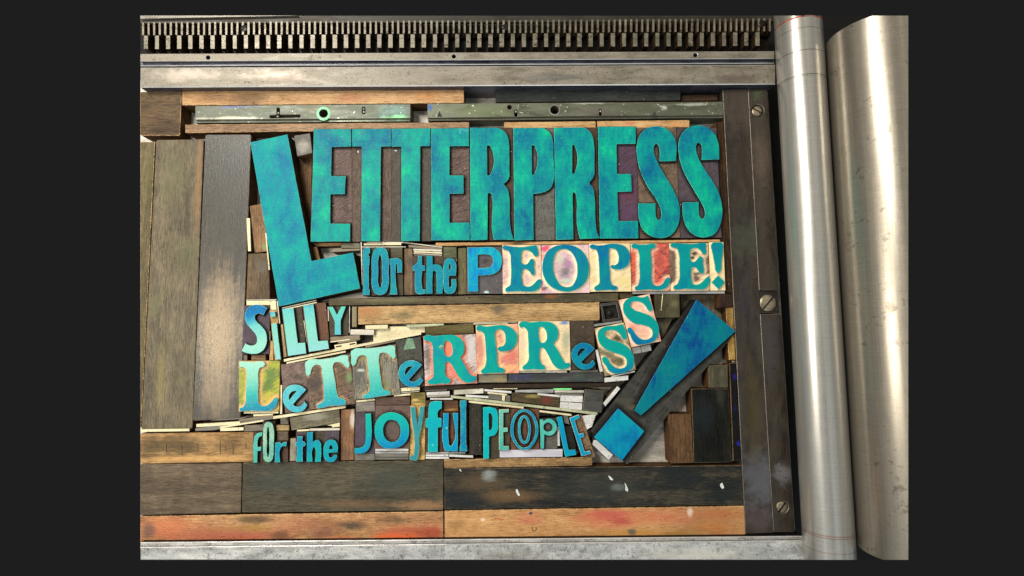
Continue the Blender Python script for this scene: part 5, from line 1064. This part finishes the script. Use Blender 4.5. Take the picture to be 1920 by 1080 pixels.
# --- LeTTeRPReSS
J8 = dict(org=(440, 660), k=8.0); K8 = dict(org=(640, 590), k=8.0); L8 = dict(org=(860, 570), k=8.0); G4 = 'letters of the wavy word letterpress'
letter('L', 'slab L fading mint to teal on lime green ground', [['65,190s 82,150s 150,140s 260,150s 380,138s 435,148s 455,185s 430,220s 380,238s 362,275s 355,450s 352,680s 365,770s 420,810s 500,790s 560,730s 610,685s 642,700s 640,760s 600,840s 530,880s 400,888s 220,880s 120,890s 75,875s 75,845s 130,820s 155,770s 165,600s 175,400s 168,270s 130,230s 80,222s']], '64,132 676,132 668,886 64,890', I_LE, G_LY, E_PALE, SD_TAN, body=BODYC, grp=G4, **SL, **J8)
EBLT = dict(depth=0.0036, lift=0.0004, bev=0.00021)
letter('e', 'pale blue slanted bar e between the slab L and the first T', [['720,680s 735,590s 800,515s 900,490s 990,508s 1072,565 870,787 905,815s 960,818s 1010,790s 1045,740 1090,800 1040,870s 950,905s 860,895s 780,840s 732,765s', '815,727 812,660s 850,600s 935,578']], '690,190 1062,138 1116,882 758,918', I_E, G_EW, E_PALE, SD_BLK, grp=G4, **EBLT, **J8)
letter('T', 'slab T on brown ground with a green smudge after the first e', [['1060,160s 1090,128s 1300,110s 1500,80s 1650,45s 1698,58s 1705,120s 1722,200s 1700,238s 1660,215s 1620,175s 1550,150s 1500,160s 1475,200s 1485,300s 1510,450s 1530,600s 1560,680s 1630,705s 1670,740s 1660,785s 1600,800s 1450,805s 1300,840s 1245,840s 1235,800s 1280,770s 1330,730s 1340,650s 1330,500s 1310,320s 1290,210s 1240,190s 1180,215s 1150,270s 1130,340s 1100,360s 1075,340s 1062,250s']], '1062,138 1728,48 1808,776 1120,866', I_TT, G_T, E_PALE, SD_TAN, body=BODYC, grp=G4, **SL, **J8)
letter('T', 'slab T on scratched grey ground before the second e', [['145,560s 165,533s 400,505s 650,480s 760,460s 798,475s 805,560s 812,630s 790,660s 750,640s 700,590s 640,568s 585,580s 565,640s 575,800s 600,1000s 612,1085s 640,1122s 690,1132s 735,1150s 742,1185s 700,1205s 560,1225s 400,1255s 330,1250s 320,1220s 370,1190s 415,1150s 425,1050s 410,900s 390,720s 368,625s 330,608s 270,620s 235,670s 215,740s 180,770s 155,750s 148,650s']], '144,540 816,452 886,1190 200,1278', I_TT2, G_T2, E_PALE, SD_TAN, body=BODYC, grp=G4, **SL, **K8)
o = letter('e', 'blue slanted bar e under a stencilled green triangle', [['1212,755 1010,975 1040,1000s 1100,1003s 1150,975s 1185,935 1230,985 1180,1050s 1100,1085s 1000,1075s 910,1020s 862,930s 858,850s 900,750s 970,700s 1060,685s 1150,710s', '955,915 955,850s 990,790s 1075,770']], '816,384 1190,334 1246,1072 870,1092', I_E2, G_ES, E_PALE, SD_BLK, grp=G4, **EBLT, **K8)
zz = ZT - 0.0036 + 0.00008
make('stencilled_triangle', prism([world_loop([(640 + 985 / 8, 590 + 358 / 8), (640 + 1070 / 8, 590 + 355 / 8), (640 + 1112 / 8, 590 + 503 / 8), (640 + 932 / 8, 590 + 530 / 8)], zz)], zz - 0.00007, zz, 0.00002), [plain('faded_green_stencil', (122, 158, 130), 0.7, 0, 0.15)], o, o.location.copy())
letter('R', 'slab R with coral edges on grey white ground', [['1232,350s 1248,322s 1400,320s 1550,305s 1700,308s 1800,370s 1845,470s 1840,560s 1785,645 1870,790s 1925,885s 1965,918s 2010,922s 2028,950s 1990,1000s 1880,1020s 1820,990s 1760,930s 1690,820s 1640,735s 1600,705s 1565,718s 1560,770s 1562,890s 1580,930s 1628,960s 1640,1000s 1612,1030s 1500,1032s 1330,1045s 1295,1030s 1292,995s 1335,968s 1375,935s 1380,850s 1370,650s 1365,470s 1345,415s 1300,395s 1248,385s', '1545,440s 1555,402s 1590,392s 1640,425s 1665,500s 1665,580s 1630,625s 1580,625s 1550,590s']], '1230,326 2014,290 2038,1028 1256,1068', I_R, G_R, E_TEAL, SD_TAN, body=BODYC, grp=G4, **SL, **K8)
letter('P', 'slab P on peach and rose ground in the wavy word', [['262,355s 280,327s 400,336s 550,320s 680,315s 790,355s 860,430s 880,520s 850,620s 780,690s 680,712s 605,702s 580,668s 610,640s 660,630s 695,590s 702,520s 690,440s 650,390s 590,382s 557,410s 550,550s 562,640s 575,760s 580,880s 605,942s 660,960s 690,990s 678,1025s 600,1035s 480,1037s 370,1045s 335,1028s 340,990s 380,958s 405,890s 405,700s 395,550s 372,440s 330,408s 275,395s']], '258,322 886,294 906,1036 272,1052', I_PR, G_PP, E_TEAL, SD_CR, body=BODYC, grp=G4, **SL, **L8)
letter('R', 'slab R on cream ground with a blue spot at its corner', [['905,300s 930,270s 1080,272s 1250,262s 1400,282s 1480,360s 1495,450s 1470,540s 1420,590 1480,680s 1560,820s 1605,880s 1660,885s 1675,920s 1640,960s 1570,980s 1490,970s 1430,920s 1370,820s 1310,710s 1270,662s 1228,665s 1218,720s 1222,850s 1250,900s 1292,930s 1295,972s 1250,985s 1120,978s 1000,985s 960,975s 962,935s 1000,905s 1040,855s 1045,700s 1040,500s 1025,395s 985,352s 920,345s', '1200,400s 1212,352s 1250,342s 1300,390s 1322,470s 1315,540s 1280,578s 1230,572s 1210,520s']], '894,266 1660,256 1680,990 908,1000', I_PR, G_RR, E_TEAL, SD_CR, body=BODYC, grp=G4, **SL, **L8)
letter('e', 'blue slanted bar e on umber ground before the two tilted S letters', [['520,270 318,470 350,500s 400,502s 450,480s 490,440 530,495 480,555s 400,582s 320,575s 230,510s 178,420s 172,330s 220,240s 290,192s 370,182s 450,208s', '262,400 270,330s 310,275s 390,265']], '150,-145 505,-150 530,578 166,584', I_E3, G_EB3, E_TEAL, SD_BLK, grp=G4, org=(1050, 620), k=8.0, **EBLT)
M8 = dict(org=(1050, 540), k=8.0)
letter('S', 'tilted slab S on grey and cream ground, lower of the last two', [['900,548s 930,542s 960,580s 1000,690s 1003,750s 975,775s 940,760s 900,690s 830,640s 740,632s 680,665s 682,715s 740,765s 850,800s 970,850s 1050,920s 1100,1010s 1112,1110s 1095,1190s 1040,1240s 930,1275s 800,1280s 730,1240s 690,1170s 640,1100s 632,1050s 660,1030s 710,1050s 750,1120s 830,1190s 920,1205s 980,1180s 1002,1110s 980,1050s 900,1000s 780,960s 660,900s 590,820s 565,730s 580,640s 650,588s 740,566s 830,565s']], '518,606 958,516 1142,1222 676,1326', I_SS, G_SL, E_TEAL, SD_CR, body=BODYC, grp=G4, **SL, **M8)
letter('S', 'tilted slab S on pink ground, raised highest above the others', [['1270,132s 1310,115s 1340,170s 1380,280s 1385,325s 1360,348s 1325,335s 1280,265s 1210,212s 1130,200s 1070,222s 1060,270s 1110,322s 1210,360s 1320,400s 1410,460s 1470,550s 1485,640s 1460,740s 1390,810s 1280,840s 1150,845s 1090,790s 1050,700s 1010,640s 1018,600s 1060,595s 1100,640s 1160,720s 1240,770s 1320,765s 1380,720s 1385,650s 1340,590s 1240,555s 1120,530s 1020,460s 960,370s 945,280s 980,190s 1060,140s 1150,126s 1210,140s']], '880,180 1340,90 1518,796 1070,890', I_SS2, G_SU, E_TEAL, SD_CR, body=BODYC, grp=G4, **SL, **M8)

# --- for the
N8 = dict(org=(440, 750), k=8.0, depth=0.0036, lift=0.0004, bev=0.00021, cell=1.3); G5 = 'letters of the small words for the near the bottom'
letter('f', 'small green teal f at the start of the lowest line', [['280,940 285,620s 305,535s 350,495s 410,485 405,535s 362,560s 345,610s 342,708 400,702 395,760 342,765 338,940']], '280,482 420,480 416,940 278,942', I_F2, G_BRN, E_PALE, SD_BLK, grp=G5, **N8)
letter('O', 'tall thin speckled O in the lowest word for', [['425,640s 428,450s 448,362s 505,328s 562,358s 585,440s 586,640s 580,820s 558,902s 500,935s 442,902s 426,820s', '485,640s 487,450s 500,405s 513,450s 516,640s 512,820s 498,858s 485,820s']], '424,322 604,320 602,936 424,938', I_O2, G_BRN, E_PALE, SD_BLK, grp=G5, **N8)
letter('r', 'small blue r in the lowest word for', [['605,640 688,635 692,668 720,642s 778,630 775,695 705,700s 685,730s 680,935 602,935']], '603,618 800,612 800,932 602,936', I_SM, G_BRN, E_PALE, SD_BLK, grp=G5, **N8)
letter('t', 'small worn blue t in the lowest word the', [['940,548 1020,545 1022,620s 1050,630s 1050,690s 1020,702 1020,925 925,928 935,702 915,690s 918,640s 940,620']], '926,470 1072,470 1058,930 918,932', I_SM, G_PLM, E_PALE, SD_BLK, grp=G5, **N8)
letter('h', 'small cyan h in the lowest word the', [['1085,485 1172,480 1170,640 1205,607s 1255,605s 1290,650s 1297,720s 1290,925 1205,928 1205,730s 1190,705s 1172,730s 1165,928 1080,930']], '1076,472 1346,466 1328,930 1076,932', I_SM, G_OL, E_TEAL, SD_BLK, grp=G5, **N8)
letter('e', 'small cyan e in the lowest word the', [['1330,760s 1350,660s 1400,605s 1460,592s 1520,625s 1547,700s 1545,785 1410,792 1410,832s 1432,862s 1468,855s 1490,825s 1532,820 1535,860s 1500,910s 1430,932s 1362,900s 1334,835s', '1415,738 1425,692s 1443,672s 1462,695s 1475,738']], '1350,466 1566,466 1560,928 1332,930', I_SM, G_PLM, E_TEAL, SD_BLK, grp=G5, **N8)
# --- JOYful
Q8 = dict(org=(640, 740), k=8.0, depth=0.0036, lift=0.0004, bev=0.00021, cell=1.4); G6 = 'letters of the word joyful'
letter('J', 'thin teal J on plum ground starting the word joyful', [['362,288 445,285 445,700s 420,795s 360,865s 280,885s 198,882 198,798 260,800s 325,775s 355,730s 360,680s']], '214,266 500,262 497,880 200,886', I_JO, G_PLM, E_TEAL, SD_BLK, grp=G6, **Q8)
letter('O', 'round teal o on mauve ground in the word joyful', [['498,540s 520,410s 590,315s 700,268s 820,275s 930,330s 1000,430s 1016,540s 990,670s 900,770s 780,805s 650,800s 560,735s 512,640s', '625,530s 642,450s 690,392s 760,378s 830,402s 875,470s 888,550s 872,640s 820,700s 760,712s 690,688s 642,620s']], '512,162 1030,160 1020,806 498,810', I_JO, G_MAU, E_TEAL, SD_BLK, grp=G6, **Q8)
letter('y', 'narrow dull teal y on yellow wood ground', [['1035,185 1105,180 1140,460 1180,180 1250,178 1215,420 1170,650 1150,930s 1130,985s 1080,985s 1028,975 1030,910 1085,915 1100,750 1090,600 1060,420']], '1036,164 1258,160 1250,974 1026,982', I_Y2, G_Y2, E_PALE, SD_TAN, body=BODYC, grp=G6, **Q8)
letter('f', 'tall cyan f with a tiny nail mark in the word joyful', [['1330,125s 1380,98s 1440,95 1508,98 1505,210 1470,225s 1448,262s 1446,350 1503,352 1500,490 1446,492 1446,858 1300,858 1302,500 1262,490 1262,360 1305,350 1308,230s 1315,165s']], '1264,90 1520,92 1516,860 1262,862', I_PP, G_BRN, E_PALE, SD_BLK, grp=G6, **Q8)
letter('u', 'cyan blue u in the word joyful', [['1530,280 1610,275 1612,700s 1622,758s 1645,772s 1668,745s 1672,275 1750,275 1745,852 1660,852 1640,840s 1600,855s 1550,828s 1530,760s']], '1526,266 1764,264 1756,856 1525,860', I_LL, G_RED, E_PALE, SD_BLK, grp=G6, **Q8)
letter('l', 'narrow speckled blue l ending the word joyful', [['1780,90 1875,88 1878,180 1870,188 1872,750 1885,760 1885,850 1775,850 1778,762 1790,750 1790,190 1780,180']], '1774,88 1886,88 1892,854 1772,856', I_E2, G_BRN, E_PALE, SD_BLK, grp=G6, **Q8)
# --- PEOPLE
R8 = dict(org=(860, 740), k=8.0, depth=0.0036, lift=0.0004, bev=0.00021, cell=1.4); G7 = 'letters of the lowest word people'
letter('P', 'tall bright cyan P starting the lowest word people', [['365,190 490,188s 555,212s 588,290s 590,420s 585,530s 550,600s 480,625s 455,630 455,960 372,962', '450,282 475,278s 500,315s 505,420s 500,495s 475,530s 455,532']], '363,186 596,186 606,944 370,962', I_PP, G_OL, E_TEAL, SD_BLK, grp=G7, **R8)
letter('E', 'small pale edged E beside the tall cyan P', [['605,225 755,220 752,262 670,270 668,500 735,498 738,555 668,560 670,775 755,772 755,828 605,832']], '600,214 770,212 770,832 603,836', I_F2, G_OL, E_CREAM, SD_TAN, grp=G7, **R8)
letter('O', 'double outlined O on red brown ground', [['775,520s 792,400s 850,290s 930,228s 1020,224s 1110,280s 1170,380s 1195,510s 1180,640s 1130,740s 1065,812s 980,828s 900,805s 830,720s 785,620s', '825,520s 842,400s 890,305s 950,262s 1020,264s 1090,322s 1130,400s 1152,520s 1138,620s 1090,720s 1035,783s 980,794s 920,772s 868,700s 834,620s'], ['888,500s 902,390s 940,328s 990,310s 1040,342s 1072,420s 1085,520s 1073,620s 1043,708s 990,740s 935,708s 900,620s', '930,500s 942,420s 962,365s 985,348s 1012,370s 1036,440s 1045,520s 1033,620s 1010,685s 985,700s 958,670s 938,600s']], '776,212 1204,210 1210,820 782,826', I_E2, G_RED, E_PALE, SD_DARK, grp=G7, parts=('outer_ring_face', 'inner_ring_face'), **R8)
letter('p', 'small light teal round p after the double outlined O', [['1215,370 1265,368 1272,398 1330,364s 1400,370s 1452,420s 1473,490s 1452,560s 1400,605s 1330,612s 1285,590 1278,808 1230,812 1225,600', '1272,490s 1292,438s 1340,418s 1390,440s 1412,490s 1390,537s 1340,556s 1292,537s']], '1213,358 1475,352 1480,808 1221,814', I_F2, G_GRY, E_TEAL, SD_BLK, grp=G7, **R8)
letter('L', 'tilted cyan L in the lowest word people', [['1470,340 1550,325 1648,830 1750,822 1765,900 1600,932']], '1470,340 1552,326 1606,480 1692,466 1770,900 1602,934', I_LL, G_OL, E_TEAL, SD_BLK, body=BODYK, grp=G7, shape=True, **{k_: v_ for k_, v_ in R8.items()})
letter('E', 'tilted blue E with scooped tan hollows ending the lowest line', [['222,350 360,298 378,350 300,385 360,590 430,570 445,630 388,650 450,855 530,838 548,885 405,925']], '220,352 400,296 606,936 402,928', I_LL, G_EL, E_CREAM, SD_BLK, body=BODYK, grp=G7, org=(1040, 740), k=8.0, depth=0.003, lift=0.0003, bev=0.00021, cell=1.3)

# --- the huge exclamation mark
o = letter('!', 'huge blue exclamation mark leaning on a long dark slab', [['1306,561.5 1379,621 1202,779 1189,769.5'], ['1159,765.5 1208,808.5 1166,864 1114,820']], '1302,561 1378,624 1176,871 1107,808', I_X, G_X, edge('edge_blue', (40, 130, 190)), SD_BLK, body=BODYK, parts=('mark_face', 'dot_face'), depth=0.0050, lift=0.0002, fall=6, cell=2.2, bev=0.0002)
next(c_ for c_ in o.children if c_.name.startswith('dot_face')).data.materials[2] = I_DOT
def scribble(x0, y0, x1, y1, n, h, z, w_=1.05):
    d = np.array((x1 - x0, y1 - y0)); L_ = np.linalg.norm(d); d = d / L_; q = np.array((-d[1], d[0])); out = []
    for i in range(n):
        a = np.array((x0, y0)) + d * L_ * i / n; g = L_ / n * 0.8
        pts = [a + d * g * u + q * h * v for u, v in [(0, random.uniform(-.5, .5)), (.3, random.uniform(-.5, .5)), (.55, random.uniform(-.5, .5)), (.95, random.uniform(-.5, .5))]]
        if random.random() < .85: out.append(stroke([tuple(p) for p in pts], w_, z))
    return join(*out)
zx = ZT - 0.0050 + 0.0001
for a_ in ((1184, 741, 1224, 672, 22, 3.6), (1238, 786, 1252, 764, 7, 4.5), (1232, 778, 1245, 765, 4, 2), (1211, 789, 1219, 793, 3, 4)):
    make('handwriting', scribble(*a_, zx), [INKLINE], o, o.location.copy())
# tiny pen note on the slate block with the triangle
e2 = find('blue slanted bar e under'); zz = ZT - 0.0036 + 0.00008
for a_ in ((762, 664, 779, 662, 5, 3), (782, 663, 788, 662, 2, 4), (773, 671, 778, 670, 2, 3)):
    make('handwriting', scribble(*a_, zz, .7), [INKLINE], e2, e2.location.copy())

b_ = find('silver slug stamped with fine'); make('fine_writing', scribble(970, 735.5, 985, 735, 7, 1.6, top_of(b_), 0.6), [INKLINE], b_, b_.location.copy())
# small nail rings, chips and pen marks on single letters
def ring_mark(label, x, y, r0, r1, mat):
    b = find(label); z = ZT + 0.0001
    make('nail_ring', prism([world_loop(disc_px(x, y, r1, 16), z), world_loop(disc_px(x, y, r0, 16), z)], ZT - 0.0002, z, 0.00002), [mat], b, b.location.copy())
RINGM = plain('nail_ring_mint', (110, 214, 190), 0.5, 0, 0.1); RINGG = plain('nail_ring_olive', (120, 150, 100), 0.5, 0, 0.1)
ring_mark('tall cyan f with', 811.5, 834.5, 1.2, 2.0, RINGM); ring_mark('cyan blue u in', 837.5, 802.3, 1.0, 1.8, RINGM)
ring_mark('tall teal letter T right after', 674.5, 249, 1.1, 2.0, RINGG); ring_mark('huge blue exclamation', 1182.5, 807, 1.0, 1.8, plain('nail_ring_blue', (0, 96, 140), 0.5))
b_ = find('tall teal letter E between T and R'); SKY = plain('pale_blue_pen', (96, 176, 214), 0.5, 0, 0.15)
make('pen_squiggle', stroke([(860, 245), (863, 241.5), (866, 242), (864, 246), (861, 250)], 1.0, ZT, .0001), [SKY], b_, b_.location.copy())
make('pen_squiggle', stroke([(869, 241), (871, 247), (874, 242), (875.5, 246.5), (878, 243)], 1.0, ZT, .0001), [SKY], b_, b_.location.copy())
b_ = find('bright sans P on grey'); zc_ = ZT - 0.003
make('mint_chip', prism([world_loop([(907, 549.5), (909, 545.5), (914, 544.6), (917, 548), (915.5, 549.5)], zc_ + .0002)], zc_ - .0002, zc_ + .0002, .00003), [plain('mint_chip', (176, 224, 196), 0.6)], b_, b_.location.copy())
for (x, y) in ((671, 284.5), (741.8, 282.6)):
    b_ = find('tall teal letter T right after' if x < 700 else 'tall teal letter T touching'); zz = ZT - 0.0036
    make('white_chip', prism([world_loop([(x - 1, y - 1.5), (x + 1.2, y - 2), (x + 1.5, y + 1), (x - .2, y + 2.3)] if x < 700 else [(x - 2.5, y - 1), (x + 2, y - 1), (x + 2.6, y + .6), (x - 1, y + 1)], zz + .0002)], zz - .0004, zz + .0002, .00003), [WP], b_, b_.location.copy())
b_ = find('slab R with coral'); YEL = plain('yellow_green_drip', (186, 206, 110), 0.5)
for pts in ([(823, 651), (826, 648.5), (831, 647.5)], [(825, 655), (828, 650.5), (831.5, 650)], [(829, 654), (831, 651)]):
    make('yellow_drip', stroke(pts, 0.9, ZT, .0001), [YEL], b_, b_.location.copy())
